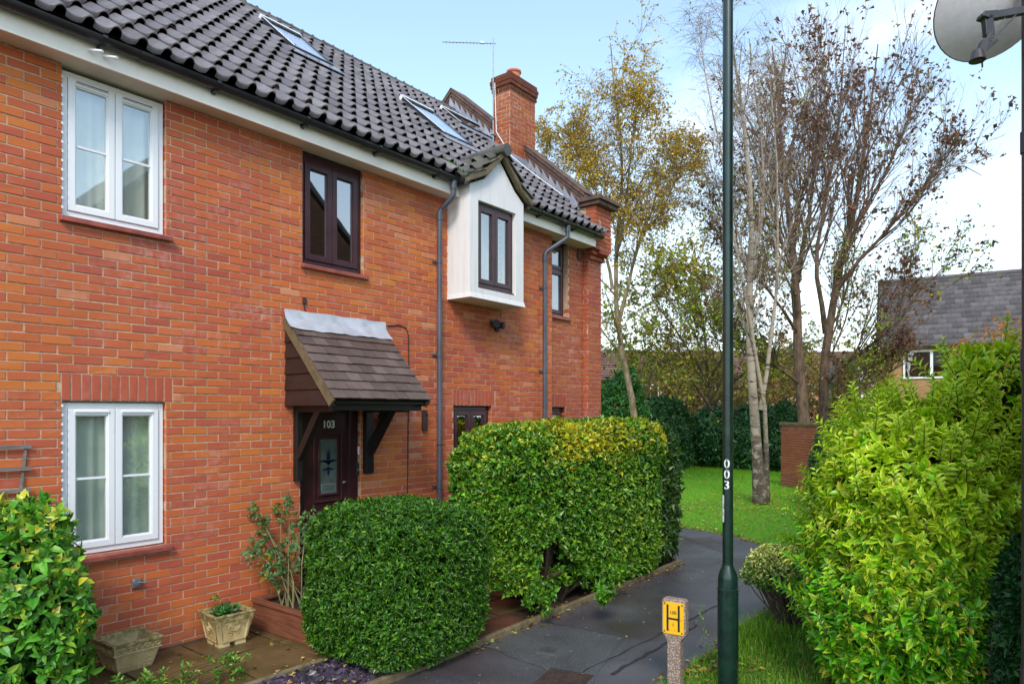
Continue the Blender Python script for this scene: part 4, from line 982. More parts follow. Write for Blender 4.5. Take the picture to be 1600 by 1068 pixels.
def tree(name, base, limbs, levels, mat, leafspec, label, cat, group=None, seed=0, matt=None):
    """limbs: hand-placed main stems [(pts, r0, r1)]; levels: dict(per,tmin,tmax,ang,len,up,n,K,wander,trop)"""
    rg = np.random.default_rng(seed); root = plant(name, base, label, cat, group)
    VV, FF = [], []; b = 0; n0 = 10; P0 = []; R0 = []; L0 = []
    for pts, r0, r1 in limbs:
        pts = np.array(pts, float); s = np.r_[0, np.cumsum(np.linalg.norm(np.diff(pts, axis=0), axis=1))]; q = np.linspace(0, s[-1], n0+1)
        p = np.stack([np.interp(q, s, pts[:, k]) for k in range(3)], 1); p[1:-1] = (p[:-2]+2*p[1:-1]+p[2:])/4; p[1:] += rg.normal(0, .018, (n0, 3))
        P0.append(p); rr = r0+(r1-r0)*np.linspace(0, 1, n0+1)**.7; rr[0] *= 1.25 if abs(pts[0][2]) < .1 else 1; R0.append(rr); L0.append(s[-1])
    P, R, L = np.array(P0), np.array(R0), np.array(L0); V, Fc = tubes_np(P, R, 12); VV.append(V); FF.append(Fc+b); b += len(V); tV, tF, tb = [], [], 0
    for li, lv in enumerate(levels):
        S, d, L, r, bi = children(P, R, lv['per'], lv.get('tmin', .2), lv.get('tmax', .93), lv['ang'], lv['len'], rg, L, lv.get('up', 0), lv.get('lmin', 0), rr=lv.get('rr', .6))
        if 'lmax' in lv: L = np.minimum(L, lv['lmax'])
        if 'rmax' in lv: r = np.minimum(r, lv['rmax'])
        r = np.maximum(r, lv.get('rmin', .004)); P = polyline(S, d, L, lv['n'], rg, lv.get('wander', .1), lv.get('trop', (0, 0, .03)))
        if 'keep' in lv:
            ok = lv['keep'](P[:, -1]); P, r, L = P[ok], r[ok], L[ok]
        R = r[:, None]*np.linspace(1, lv.get('tip', .35), lv['n']+1)[None]; V, Fc = tubes_np(P, R, lv['K'])
        if lv.get('fine'): tV.append(V); tF.append(Fc+tb); tb += len(V)
        else: VV.append(V); FF.append(Fc+b); b += len(V)
    link_mesh('trunk', fast_mesh('trunk', np.concatenate(VV), np.concatenate(FF), None, True), mat, root)
    if tV: link_mesh('twigs', fast_mesh('twigs', np.concatenate(tV), np.concatenate(tF), None, True), matt or mat, root)
    for ls in leafspec:
        B, n, _ = P.shape; m = ls['n']; bi = rg.choice(B, m, p=L/L.sum()); t = rg.random(m)*(n-1); i = np.minimum(t.astype(int), n-2); w = (t-i)[:, None]; Q = P[bi, i]*(1-w)+P[bi, i+1]*w
        if 'mask' in ls:
            ok = ls['mask'](Q, rg); Q = Q[ok]
        cl = ls.get('cluster', 1)
        if cl > 1: Q = np.repeat(Q, cl, 0)+rg.normal(0, ls.get('cr', .05), (len(Q)*cl, 3))
        m = len(Q); dd = nrm(rg.normal(0, 1, (m, 3))+np.array([0, 0, -ls.get('hang', .6)])); nn = rvec(m, rg); Lf = ls['L']*np.exp(rg.normal(0, .25, m))
        V, Fc, C = leaves_geo(Q, dd, nn, Lf, Lf*ls['W'], pal(m, rg, ls['cols'], ls['wts'], .22), droop=ls.get('droop', .2), fold=ls.get('fold', .2))
        link_mesh(ls.get('name', 'crown'), fast_mesh('crown', V, Fc, C), M[ls.get('mat', 'leafdull')], root)
    return root

# ------------------------------------------------------------------ ground
def sheet(name, pts, z, mat, kind='structure'):
    m = MB(); m.add([(p[0], p[1], z) for p in pts], [tuple(range(len(pts)))]); o = m.build(name, mat); tag(o, kind=kind); return o
M['scrub'] = simple('rough_ground', (.13, .12, .08), .95, .4, 3, .5, .02)
sheet('ground', [(-60, -60), (140, -60), (140, 140), (-60, 140)], -.06, M['scrub'])
sheet('lawn', [(8.6, -13), (36, -22), (44, 20), (12, 30), (10.55, 9)], -.03, M['lawn'])
vg_poly = [(-8, -3.86), (7.3, -3.84), (7.75, -3.92), (8.3, -4.25), (8.75, -4.9), (9.0, -6), (9.1, -14), (-8, -14)]
path_pts = [(-8, -2.09), (9.17, -2.07), (9.30, -1.9), (9.5, -.9), (9.9, 1.4+.0), (10.9, 7), (12.6, 7), (12.35, 1), (12.16, -.72), (11.80, -1.95), (11.2, -2.65), (10.55, -3.25), (10.40, -4.6), (10.45, -14), (9.1, -14), (9.0, -6), (8.75, -4.9), (8.3, -4.25), (7.75, -3.92), (7.3, -3.84), (-8, -3.86)]
sheet('path', path_pts, -.006, M['asphalt'])
# darker trench reinstatement and a paler repair patch in the asphalt
sheet('path_patch', [tuple(G(*p)[:2]) for p in ((752, 1008), (770, 999), (790, 991), (812, 979), (838, 968), (862, 974), (900, 979), (940, 988), (975, 994), (962, 1010), (950, 1030), (936, 1046), (925, 1068), (880, 1068), (862, 1050), (845, 1040), (800, 1026), (770, 1012))], -.002, M['asphalt2'])
sm = MB(); rgp = random.Random(5)
def seam(p0, p1, w=.010, n=16):
    a, b_ = G(*p0), G(*p1); d = (b_-a)[:2]; L_ = np.hypot(*d); d /= L_; nn = np.array([-d[1], d[0]]); L1, L2 = [], []
    for i in range(n+1):
        c = a[:2]+d*L_*i/n+nn*rgp.uniform(-.012, .012); ww = w*rgp.uniform(.5, 1.3); L1.append((*(c+nn*ww), -.0015)); L2.append((*(c-nn*ww), -.0015))
    sm.add(L1+L2, [(i, i+1, n+2+i, n+1+i) for i in range(n)])
seam((870, 1068), (1040, 985)); seam((1040, 985), (1130, 940)); seam((955, 1052), (1090, 975), .016); seam((752, 1008), (838, 968)); seam((838, 968), (975, 994), .006); seam((1062, 836), (1130, 862), .008)
o = sm.build('path_seam', simple('seam_grit', (.03, .028, .026), .8, .5, 30, .5)); tag(o, kind='structure')
# front garden soil and paving
sheet('soil', [(-8, .1), (-8, -2.09), (9.17, -2.09), (9.3, -1.9), (9.9, .1)], .0, M['soil'])
sl_ = MB(); rgs = random.Random(9)
def slab(x0, x1, y0, y1, z=.035, c=None):
    g_ = .006; t = [rgs.uniform(-.004, .004) for _ in range(4)]; zz = [z+q for q in t]
    sl_.add([(x0+g_, y0+g_, -.02), (x1-g_, y0+g_, -.02), (x1-g_, y1-g_, -.02), (x0+g_, y1-g_, -.02), (x0+g_, y0+g_, zz[0]), (x1-g_, y0+g_, zz[1]), (x1-g_, y1-g_, zz[2]), (x0+g_, y1-g_, zz[3])], [(4, 5, 6, 7), (0, 1, 5, 4), (1, 2, 6, 5), (2, 3, 7, 6), (3, 0, 4, 7)], (rgs.random(), rgs.random(), 0))
x = 1.2
while x < 9.6:
    for (ya, yb) in ((-.62, -.02), (-1.30, -.63)): slab(x, x+.6, ya, yb)
    x += .61
for xx in (4.32, 4.93, 5.54): slab(xx, xx+.6, -1.72, -1.31)
o = sl_.build('pavement', M['slab'], bevel=.004); tag(o, kind='structure')
rs = MB(); rs.box(4.55, 5.62, -2.03, -1.73, -.02, .03); o = rs.build('pavement_step', M['redslab'], bevel=.006); tag(o, kind='structure')
kb = MB(); x = -3.0; rgk = random.Random(2)
while x < 9.15:
    e = rgk.uniform(-.004, .004); kb.box(x, min(x+.905, 9.17), -2.11+e, -2.055+e, -.1, .055+e*.6); x += .915
x = -2.0
while x < 3.85: kb.box(x, min(x+.905, 3.86), -1.36, -1.305, -.1, .05+rgk.uniform(-.004, .004)); x += .915
kb.obox((9.235, -1.99, 0), (1, 1.6, 0), (-1.6, 1, 0), (0, 0, 1), .13, .028, .05); kb.obox((9.38, -1.4, 0), (.25, 1, 0), (-1, .25, 0), (0, 0, 1), .5, .028, .05)
o = kb.build('kerb', M['kerb'], bevel=.012); tag(o, kind='structure')
# slate chippings
n = 5200; rg = np.random.default_rng(3); P = np.c_[rg.uniform(1.2, 4.05, n), rg.uniform(-2.04, -1.37, n), rg.uniform(.002, .035, n)]
Dv = nrm(np.c_[rg.normal(0, 1, (n, 2)), rg.normal(0, .25, n)]); Nn = nrm(np.c_[rg.normal(0, .5, (n, 2)), np.ones(n)]); S = nrm(np.cross(Dv, Nn)); Nn = np.cross(S, Dv)
L_ = rg.uniform(.012, .034, n)[:, None]; w_ = L_*rg.uniform(.45, .9, (n, 1)); h_ = L_*rg.uniform(.12, .3, (n, 1))
V = np.stack([P+a*Dv*L_*rg.uniform(.7, 1.2, (n, 1))+b_*S*w_*rg.uniform(.7, 1.2, (n, 1))+c*Nn*h_ for c in (-1, 1) for a, b_ in ((-1, -1), (1, -1), (1, 1), (-1, 1))], 1)
T = np.array([(4, 5, 6, 7), (0, 1, 5, 4), (1, 2, 6, 5), (2, 3, 7, 6), (3, 0, 4, 7)]); Fc = (np.arange(n)[:, None, None]*8+T[None]).reshape(-1, 4)
def _sl():
    m = NT('slate_chips_mixed'); a = m.attr(); return m.pbr(a.outputs['Color'], .5, m.noise(60, 3), .3, .003)
cc = pal(n, rg, [(.055, .040, .062), (.035, .028, .042), (.085, .062, .09), (.5, .48, .42)], [5, 5, 3, .12], .2)
o = link_mesh('slate_gravel', fast_mesh('slate_gravel', V.reshape(-1, 3), Fc, np.repeat(cc, 8, 0)), _sl()); tag(o, kind='stuff')
# pale stone
def rock(name, c, r, seed, mat, label, cat):
    bm_n = 14; m = MB(); rg = np.random.default_rng(seed); vs = []
    for i in range(9):
        for j in range(bm_n):
            th = PI*i/8; ph = 2*PI*j/bm_n; q = np.array([math.sin(th)*math.cos(ph), math.sin(th)*math.sin(ph), math.cos(th)]); k = 1+.16*wob(q[None], 2.4, seed)[0]+rg.normal(0, .025)
            vs.append((c[0]+r[0]*q[0]*k, c[1]+r[1]*q[1]*k, c[2]+r[2]*q[2]*k))
    m.add(vs, [(i*bm_n+j, i*bm_n+(j+1) % bm_n, (i+1)*bm_n+(j+1) % bm_n, (i+1)*bm_n+j) for i in range(8) for j in range(bm_n)])
    o = m.build(name, mat, origin=(c[0], c[1], 0), smooth=True); return tag(o, label, cat)
rock('stone', (3.82, -1.90, .05), (.15, .10, .085), 4, M['rock'], 'rounded pale stone at the foot of the small clipped bush beside the slate chippings', 'stone')
# access covers
c = G(857, 1015); cv = empty('access_cover', (c[0], c[1], 0), 'small square water stopcock cover with a round ridged lid in the pale asphalt patch', 'access cover')
m = MB(); m.obox((c[0], c[1], -.004), (1, .25, 0), (-.25, 1, 0), (0, 0, 1), .10, .10, .007); m.build('frame', simple('cover_iron', (.09, .09, .085), .5, .4, 30, .4), cv, bevel=.003)
m = MB(); m.lathe((c[0], c[1], .002), [(0, .075), (.004, .075)], 24)
for k in range(7): yy = -.05+k*.0167; hw = math.sqrt(.07**2-yy**2)*.85; m.obox((c[0]+yy*-.0, c[1]+yy, .007), (1, 0, 0), (0, 1, 0), (0, 0, 1), hw, .003, .002)
m.build('lid', simple('cover_lid', (.075, .072, .068), .5, .4, 30, .4), cv)
c = G(880, 1062); gr = empty('drain_grate', (c[0], c[1], 0), 'dark iron drain grate set in the path near the pale patch', 'drain grate')
m = MB(); ud = np.array([1, .22, 0]); vd = np.array([-.22, 1, 0])
for k in range(9): m.obox((c[0]+(-.16+k*.04), c[1]+(-.16+k*.04)*.22, .004), vd, ud, UP, .17, .011, .008)
m.build('bars', M['rust'], gr, bevel=.002)
m = MB(); m.obox((c[0], c[1], -.001), ud, vd, UP, .21, .19, .003); m.build('frame', M['rust'], gr)

# ------------------------------------------------------------------ grass
def blades(n, xy, rg, h, w, z=0.0, cols=None, wts=None, lean=.5, seg=2):
    P = np.c_[xy, np.full(n, z)]; a = rg.random(n)*2*PI; ld = np.c_[np.cos(a), np.sin(a), np.zeros(n)]; hh = (h*np.exp(rg.normal(0, .3, n)))[:, None]; le = lean*rg.random((n, 1)); S = np.c_[-np.sin(a), np.cos(a), np.zeros(n)]; sw = S*w*np.exp(rg.normal(0, .2, (n, 1)))
    cc = pal(n, rg, cols, wts, .22)
    if seg == 1:
        V = np.stack([P-sw, P+sw, P+ld*le*hh+UP*hh], 1); T = np.array([(0, 1, 2)]); k = 3
    else:
        mid = P+ld*le*hh*.35+UP*hh*.6; V = np.stack([P-sw, P+sw, mid+sw*.7, mid-sw*.7, P+ld*le*hh*1.3+UP*hh*(1-.35*le)], 1); T = np.array([(0, 1, 2), (0, 2, 3), (3, 2, 4)]); k = 5
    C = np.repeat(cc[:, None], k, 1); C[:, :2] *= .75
    return V.reshape(-1, 3), (np.arange(n)[:, None, None]*k+T[None]).reshape(-1, 3), C.reshape(-1, 3)
sheet('grass_verge', vg_poly, .004, M['verge'])
GC = [(.10, .30, .012), (.16, .38, .02), (.26, .42, .035), (.07, .21, .012), (.38, .36, .10)]
rg = np.random.default_rng(5); n = 90000; xy = np.c_[rg.uniform(4.4, 9.0, n), rg.uniform(-6.2, -3.86, n)]
def inv(x, y):  # inside the verge, soft curved corner
    return (y < -3.87+.03*np.sin(x*7)+.02*np.sin(x*23)) & ((x < 7.3) | (y < -3.9-(np.clip(x-7.3, 0, 2)**2)*.62)) & (x < 9.0)
ok = inv(xy[:, 0], xy[:, 1]) & (rg.random(n) < .62+.38*wob(np.c_[xy, np.zeros(n)], 2.2, 3)); xy = xy[ok]
hgt = .055+.03*wob(np.c_[xy, np.zeros(len(xy))], 3.0, 1); tall = np.exp(-((xy[:, 0]-6.7)**2+(xy[:, 1]+4.2)**2)/.5)*.07
V, Fc, C = blades(len(xy), xy, rg, np.maximum(hgt+tall, .02), .0028, .002, GC, [4, 4, 2.5, 3, 1.2], .9)
o = link_mesh('grass', fast_mesh('grass', V, Fc, C), M['grassblade']); tag(o, kind='stuff')
# short lawn turf
n = 150000; uu = rg.random(n)**1.5; xx = 9.6+uu*22; yy = -10+rg.random(n)*18; xy = np.c_[xx, yy]
edge = lambda x, y: (x > np.interp(y, [-14, -4.6, -3.25, -2.65, -1.95, -.72, 1, 7], [10.5, 10.45, 10.6, 11.25, 11.85, 12.22, 12.42, 12.7])+.02*np.sin(y*9))
xy = xy[edge(xx, yy)]; xy = xy[xy[:, 0]*.62-xy[:, 1] > -40]
V, Fc, C = blades(len(xy), xy, rg, .032+xy[:, 0]*.0008, .0038, -.03, [(.15, .50, .004), (.21, .58, .008), (.11, .38, .004), (.36, .54, .03)], [4, 4, 3, 1.2], .9, 1)
o = link_mesh('lawn_grass', fast_mesh('lawn_grass', V, Fc, C), M['grassblade']); tag(o, kind='stuff')
# fallen leaves
def flat_leaves(xy, z, rg, L, cols, wts, tilt=.35):
    n = len(xy); a = rg.random(n)*2*PI; d = np.c_[np.cos(a), np.sin(a), rg.normal(0, tilt*.5, n)]; nn = nrm(np.c_[rg.normal(0, tilt, (n, 2)), np.ones(n)]); LL = L*np.exp(rg.normal(0, .3, n)); return leaves_geo(np.c_[xy, np.full(n, z)], d, nn, LL, LL*.75, pal(n, rg, cols, wts, .2), droop=.1, fold=.1)
FLC = [(.45, .36, .05), (.40, .26, .05), (.25, .12, .04), (.50, .45, .14), (.13, .07, .03)]
ps = []
n = 7500; xy = np.c_[9.8+rg.random(n)**1.3*17, -7+rg.random(n)*13]; k_ = rg.random(n) < .25; xy[k_] = np.c_[rg.normal(16.2, 1.6, k_.sum()), rg.normal(-.9, 1.2, k_.sum())]; xy = xy[edge(xy[:, 0], xy[:, 1])]; ps.append(flat_leaves(xy, .012, rg, .045, FLC, [4, 2, 1, 3, .6]))
n = 420; tt = rg.random(n); ey = -3.3+tt*4; ex = np.interp(ey, [-4.6, -3.25, -2.65, -1.95, -.72, 1], [10.4, 10.55, 11.2, 11.8, 12.16, 12.35])+np.abs(rg.normal(0, .12, n))-.04; ps.append(flat_leaves(np.c_[ex, ey], .012, rg, .05, FLC, [4, 3, 2, 2, 2]))
n = 260; c = G(1095, 1030); xy = np.c_[rg.normal(c[0], .30, n), rg.normal(c[1]-.15, .16, n)]; ps.append(flat_leaves(xy[xy[:, 1] < -3.88], .035, rg, .045, FLC, [2, 4, 3, 1.5, 2]))
n = 160; ps.append(flat_leaves(np.c_[rg.uniform(4.4, 8.2, n), -3.84+rg.normal(0, .05, n)], .006, rg, .035, FLC, [2, 3, 3, 1, 3])); xy = np.c_[rg.uniform(5.2, 8, n), rg.uniform(-5, -3.9, n)]; ps.append(flat_leaves(xy, .04, rg, .04, FLC, [2, 3, 3, 1, 2]))
n = 120; ps.append(flat_leaves(np.c_[rg.uniform(2.2, 4.1, n), rg.uniform(-2.0, -1.2, n)], .05, rg, .045, [(.62, .40, .18), (.55, .38, .06), (.35, .16, .06), (.6, .5, .3)], [3, 2, 2, 1]))
n = 260; ps.append(flat_leaves(np.c_[rg.uniform(1.8, 9, n), rg.uniform(-1.3, -.05, n)], .045, rg, .035, FLC, [1, 2, 3, 1, 3]))
n = 420; ps.append(flat_leaves(np.c_[rg.uniform(4.5, 9.2, n), -2.05+rg.normal(0, .09, n)], .01, rg, .04, FLC, [1, 2, 3, 1, 3]))
n = 110; ps.append(flat_leaves(np.c_[rg.uniform(3.5, 11, n), rg.uniform(-3.8, -2.15, n)], .002, rg, .018, [(.6, .58, .5), (.5, .4, .2)], [2, 1], .1))
V, Fc, C = join_vfc(ps); o = link_mesh('fallen_leaves', fast_mesh('fallen_leaves', V, Fc, C), M['leafdull']); tag(o, kind='stuff')

# ------------------------------------------------------------------ hedges and bushes
GR1 = [(.045, .155, .010), (.07, .22, .012), (.12, .31, .016), (.025, .095, .008), (.22, .42, .02)]
# round clipped bush
rg = np.random.default_rng(21); cB = (4.20, -1.66, .68); rB = (.715, .67, .68)
fB = superell(cB, rB, 4.0); f = lambda P: fB(P)+.045*wob(P, 3.0, 2)+.02*wob(P, 9, 5)
e = plant('clipped_bush', (cB[0], cB[1], 0), 'small dense rounded green bush clipped to a dome in front of the maroon door', 'bush')
msk = lambda P: P[:, 2] > .07+.03*np.sin(P[:, 0]*9)
P, Nn = field_sample(f, (3.1, -2.6, .05), (5.1, -.7, 1.5), 12500, rg, .87, 1.0, msk)
P2, N2 = field_sample(f, (3.1, -2.6, .05), (5.1, -.7, 1.5), 7000, rg, .62, .87, msk)
GRB = [tuple(v*.78 for v in c_) for c_ in GR1]; a = rosettes(P, Nn, rg, 6, .036, .42, GRB, [4, 4, 2.2, 2, .8], up=.5, spread=1.0, rand=.55)
b_ = rosettes(P2, N2, rg, 5, .042, .45, GR1, [3, 2, 1, 4, .1], up=.5, spread=1.1, rand=.8)
V, Fc, C = join_vfc([a, b_]); link_mesh('foliage', fast_mesh('foliage', V, Fc, C), M['leafglossy'], e)
tips, _ = field_sample(f, (3.1, -2.6, .2), (5.1, -.7, 1.5), 70, rg, .4, .85)
stems_mb((cB[0], cB[1], 0), tips, .016, 1).build('stems', M['twig'], e)
# long hedge with golden tips
rg = np.random.default_rng(22)
cH = np.array((7.12, -1.56, 1.03)); fH0 = superell(cH, (1.56, .60, .985), 9)
fH = lambda P: fH0(P*np.array([1, 1, 1]))+.05*wob(P, 2.1, 4)+.03*wob(P, 6, 7)-.06*np.clip((.9-P[:, 2]), 0, 1)*0
def mH(P):
    x, y, z = P.T; lowcut = .26+.22*np.sin(x*2.1+1.2)+.10*np.sin(x*7+y*5)-.3*np.clip((x-6.9), 0, 1.5)
    ok = z > np.maximum(lowcut, .03)
    hole = ((x-5.95)**2/.05+(z-.50)**2/.10+(y+1.9)**2/.5 < 1); return ok & ~hole
gold = np.array
def colH(Ps, ids, rg):
    m = len(Ps); base = pal(m, rg, GR1, [3, 4, 3, 2, 1.6], .2); z = Ps[:, 2]
    g = np.clip((z-1.56-.34*wob(Ps, 2.6, 9))/.30, 0, 1)*np.clip(.62+.9*wob(Ps, 2.0, 5), 0, 1)*np.clip((Ps[:, 0]-5.6)/.5, .15, 1); yg = rg.random(m) < g*.95
    yl = pal(m, rg, [(.50, .47, .02), (.66, .56, .03), (.34, .42, .02)], [3, 2, 3], .15); base[yg] = yl[yg]
    g2 = rg.random(m) < .24+.20*wob(Ps, 2.5, 8)+.12*np.clip(Ps[:, 0]-6.4, 0, 1); ly = pal(m, rg, [(.19, .36, .03), (.28, .42, .04)], [2, 1], .15); base[g2 & ~yg] = ly[g2 & ~yg]
    return base, None
e = plant('hedge', (cH[0], cH[1], 0), 'tall boxy green hedge with golden yellow tips along its top beside the path', 'hedge')
bx = ((5.4, -2.4, .02), (8.85, -.8, 2.3))
P, Nn = field_sample(fH, *bx, 21000, rg, .90, 1.0, mH); P2, N2 = field_sample(fH, *bx, 9500, rg, .70, .90, mH)
a = rosettes(P, Nn, rg, 6, .052, .50, colH, None, up=.45, spread=.95, rand=.55, hi=False); b_ = rosettes(P2, N2, rg, 5, .055, .5, GR1, [3, 2, .6, 4, .1], up=.5, spread=1.1, rand=.8)
V, Fc, C = join_vfc([a, b_]); link_mesh('foliage', fast_mesh('foliage', V, Fc, C), M['leaf'], e)
tips, _ = field_sample(fH, (5.5, -2.2, .4), (8.7, -.9, 2.0), 110, rg, .3, .95)
sm_ = MB()
for k, bx_ in enumerate((6.25, 6.55, 7.4, 8.2)):
    near = [t for t in tips if abs(t[0]-bx_) < .75][:26]; s_ = stems_mb((bx_, -1.78, 0), near, .026, k+3, bow=.22); sm_.add(s_.v, s_.f)
sm_.build('stems', M['twig'], e)
# low sprigs at the hedge foot
rg = np.random.default_rng(23); ss = []
for (px, py, r) in ((842, 930, .17), (905, 890, .18), (945, 925, .12), (868, 900, .13), (820, 895, .10), (960, 890, .15)):
    c = G(px, min(py+50, 975)); c = D(px, py, np.dot(c-CAM, AX)); P = c+rvec(60, rg)*r*rg.random((60, 1))**.4; ss.append(rosettes(P, nrm(P-c), rg, 6, .055, .48, GR1, [2, 4, 4, 1, 1], up=.7, spread=.95, rand=.5))
V, Fc, C = join_vfc(ss); link_mesh('low_sprigs', fast_mesh('low_sprigs', V, Fc, C), M['leaf'], e)
# darker hedge section at the far end
rg = np.random.default_rng(24); cL = np.array((8.88, -1.52, 1.02)); fL0 = superell(cL, (.42, .58, 1.02), 5); fL = lambda P: fL0(P)+.05*wob(P, 2.6, 6)
e = plant('laurel_hedge', (cL[0], cL[1], 0), 'narrower end of the hedge in a darker larger leaf where the path bends', 'hedge')
bx = ((8.2, -2.4, .05), (9.5, -.8, 2.3)); P, Nn = field_sample(fL, *bx, 5200, rg, .86, 1.0, lambda P: P[:, 2] > .10); P2, N2 = field_sample(fL, *bx, 2200, rg, .6, .86, lambda P: P[:, 2] > .12)
DK = [(.030, .085, .012), (.050, .125, .018), (.085, .18, .03), (.02, .055, .01)]
a = rosettes(P, Nn, rg, 5, .080, .40, DK, [3, 4, 2, 2], up=-.1, spread=1.1, rand=.6); b_ = rosettes(P2, N2, rg, 5, .08, .4, DK, [3, 2, 1, 3], up=0, spread=1.2, rand=.8)
V, Fc, C = join_vfc([a, b_]); link_mesh('foliage', fast_mesh('foliage', V, Fc, C), M['leafglossy'], e)
stems_mb((8.9, -1.5, 0), field_sample(fL, *bx, 24, rg, .3, .9)[0], .02, 9).build('stems', M['twig'], e)

# big variegated bush on the right
rg = np.random.default_rng(25); PK = []
blobs = [((6.02, -5.50, .88), (.92, .80, .98)), ((5.80, -5.50, 1.50), (.70, .62, .68)), ((6.05, -5.82, 1.85), (.50, .45, .50)), ((6.45, -5.20, 1.45), (.45, .40, .50)), ((6.12, -5.94, 2.22), (.36, .32, .42))]
fs_ = [superell(c, r, 2.2) for c, r in blobs]
fV = lambda P: np.min([q(P) for q in fs_], 0)+.07*wob(P, 3.1, 3)+.03*wob(P, 8, 6)
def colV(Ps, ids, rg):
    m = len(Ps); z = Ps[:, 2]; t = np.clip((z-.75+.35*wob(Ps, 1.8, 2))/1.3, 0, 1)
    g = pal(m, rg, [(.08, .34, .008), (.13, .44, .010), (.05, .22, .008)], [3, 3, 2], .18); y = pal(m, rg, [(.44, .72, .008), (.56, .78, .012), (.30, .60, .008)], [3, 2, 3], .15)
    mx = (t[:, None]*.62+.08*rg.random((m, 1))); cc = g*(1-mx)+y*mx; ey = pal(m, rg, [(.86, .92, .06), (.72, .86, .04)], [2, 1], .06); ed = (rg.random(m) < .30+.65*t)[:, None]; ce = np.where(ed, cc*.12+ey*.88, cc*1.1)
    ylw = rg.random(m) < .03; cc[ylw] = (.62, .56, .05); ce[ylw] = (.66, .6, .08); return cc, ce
e = plant('variegated_bush', (5.95, -5.4, 0), 'large loose bush of bright yellow edged leaves filling the right of the verge', 'bush')
bx = ((4.4, -6.6, .05), (7.6, -4.0, 3.1)); P, Nn = field_sample(fV, *bx, 6600, rg, .86, 1.0, lambda P: P[:, 2] > .06); P2, N2 = field_sample(fV, *bx, 3600, rg, .6, .86, lambda P: P[:, 2] > .06)
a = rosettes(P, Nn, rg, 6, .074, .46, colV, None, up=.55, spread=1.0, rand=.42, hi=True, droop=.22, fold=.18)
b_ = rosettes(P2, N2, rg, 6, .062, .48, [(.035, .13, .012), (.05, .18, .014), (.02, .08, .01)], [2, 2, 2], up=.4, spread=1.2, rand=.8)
# upright leading shoots with pairs of leaves
sh_ = []; P3, N3 = field_sample(fV, *bx, 640, rg, .90, 1.0, lambda P: P[:, 2] > .5); st_ = MB()
keepn = []
for p, nn_ in zip(P3, N3):
    d = nrm(nn_*.7+np.array([0, 0, 1.0])+rg.normal(0, .3, 3)); L_ = rg.uniform(.12, .34); st_.tube([p-d*.08, p+d*L_*.5, p+d*L_+np.array([0, 0, -.01])], [.0035, .003, .0015], 4)
    k = int(L_/.022); a1 = nrm(np.cross(d, rvec(1, rg)[0])); b1 = np.cross(d, a1)
    for i in range(k):
        t = (i+1)/k; r_ = a1 if i % 2 else b1
        for s in (-1, 1): keepn.append((p+d*L_*t, nrm(d*.7+r_*s*.9+rg.normal(0, .12, 3)), nrm(d-r_*s*.4), (.068 if t < .9 else .05)*rg.uniform(.7, 1.15)))
Pq, Dq, Nq, Lq = (np.array(q) for q in zip(*keepn)); cc, ce = colV(Pq, None, rg); c_ = leaves_geo(Pq, Dq, Nq, Lq, Lq*.44, cc, ce, hi=True, droop=.2, fold=.25)
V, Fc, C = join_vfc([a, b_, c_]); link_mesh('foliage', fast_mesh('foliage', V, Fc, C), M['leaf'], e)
s_ = stems_mb((5.95, -5.4, 0), [t for c, r in blobs for t in field_sample(superell(c, r, 2), np.array(c)-r, np.array(c)+r, 22, rg, .2, .9)[0]], .02, 4, bow=.3); st_.add(s_.v, s_.f); st_.build('stems', M['twig'], e)
# dark glossy bush at the frame edge
rg = np.random.default_rng(26); c5 = np.array((5.28, -6.11, .62)); f5 = lambda P: superell(c5, (.36, .14, .78), 2.5)(P)+.06*wob(P, 3, 8)
e = plant('dark_bush', (c5[0], c5[1], 0), 'dark green glossy bush tucked against the right side of the variegated bush', 'bush')
P, Nn = field_sample(f5, c5-(.8, .5, .9), c5+(.8, .5, 1.0), 2600, rg, .8, 1.0, lambda P: P[:, 2] > .04)
V, Fc, C = rosettes(P, Nn, rg, 6, .055, .45, [(.012, .055, .012), (.02, .085, .018), (.04, .13, .03)], [3, 3, 1], up=.2, spread=1.1, rand=.7); link_mesh('foliage', fast_mesh('foliage', V, Fc, C), M['leafglossy'], e)
stems_mb((c5[0], c5[1], 0), P[:18], .014, 9).build('stems', M['twig'], e)
# small leaning shrub behind the lamp post
rg = np.random.default_rng(27); bs = G(1243, 992); c6 = np.array((bs[0]+.10, bs[1]+.14, .60)); f6 = lambda P: superell(c6, (.34, .40, .22), 2.3)(P)+.12*wob(P, 6, 3)
e = plant('leaning_shrub', (bs[0], bs[1], 0), 'small shrub with pale yellow variegated tips on bare leaning stems behind the lamp post', 'shrub')
P, Nn = field_sample(f6, c6-.5, c6+.5, 2300, rg, .62, 1.0)
def col6(Ps, ids, rg):
    m = len(Ps); t = np.clip((Ps[:, 2]-.52)/.22, 0, 1); y = rg.random(m) < .15+.65*t; cc = pal(m, rg, [(.08, .19, .02), (.14, .27, .035)], [2, 2], .2); cc[y] = pal(m, rg, [(.74, .74, .25), (.55, .60, .13)], [2, 2], .15)[y]; return cc, None
V, Fc, C = rosettes(P, Nn, rg, 5, .026, .6, col6, None, up=.5, spread=1.0, rand=.7); link_mesh('foliage', fast_mesh('foliage', V, Fc, C), M['leaf'], e)
m = stems_mb((bs[0], bs[1], 0), P[::32], .011, 6, bow=.08); m.build('stems', M['twig'], e)
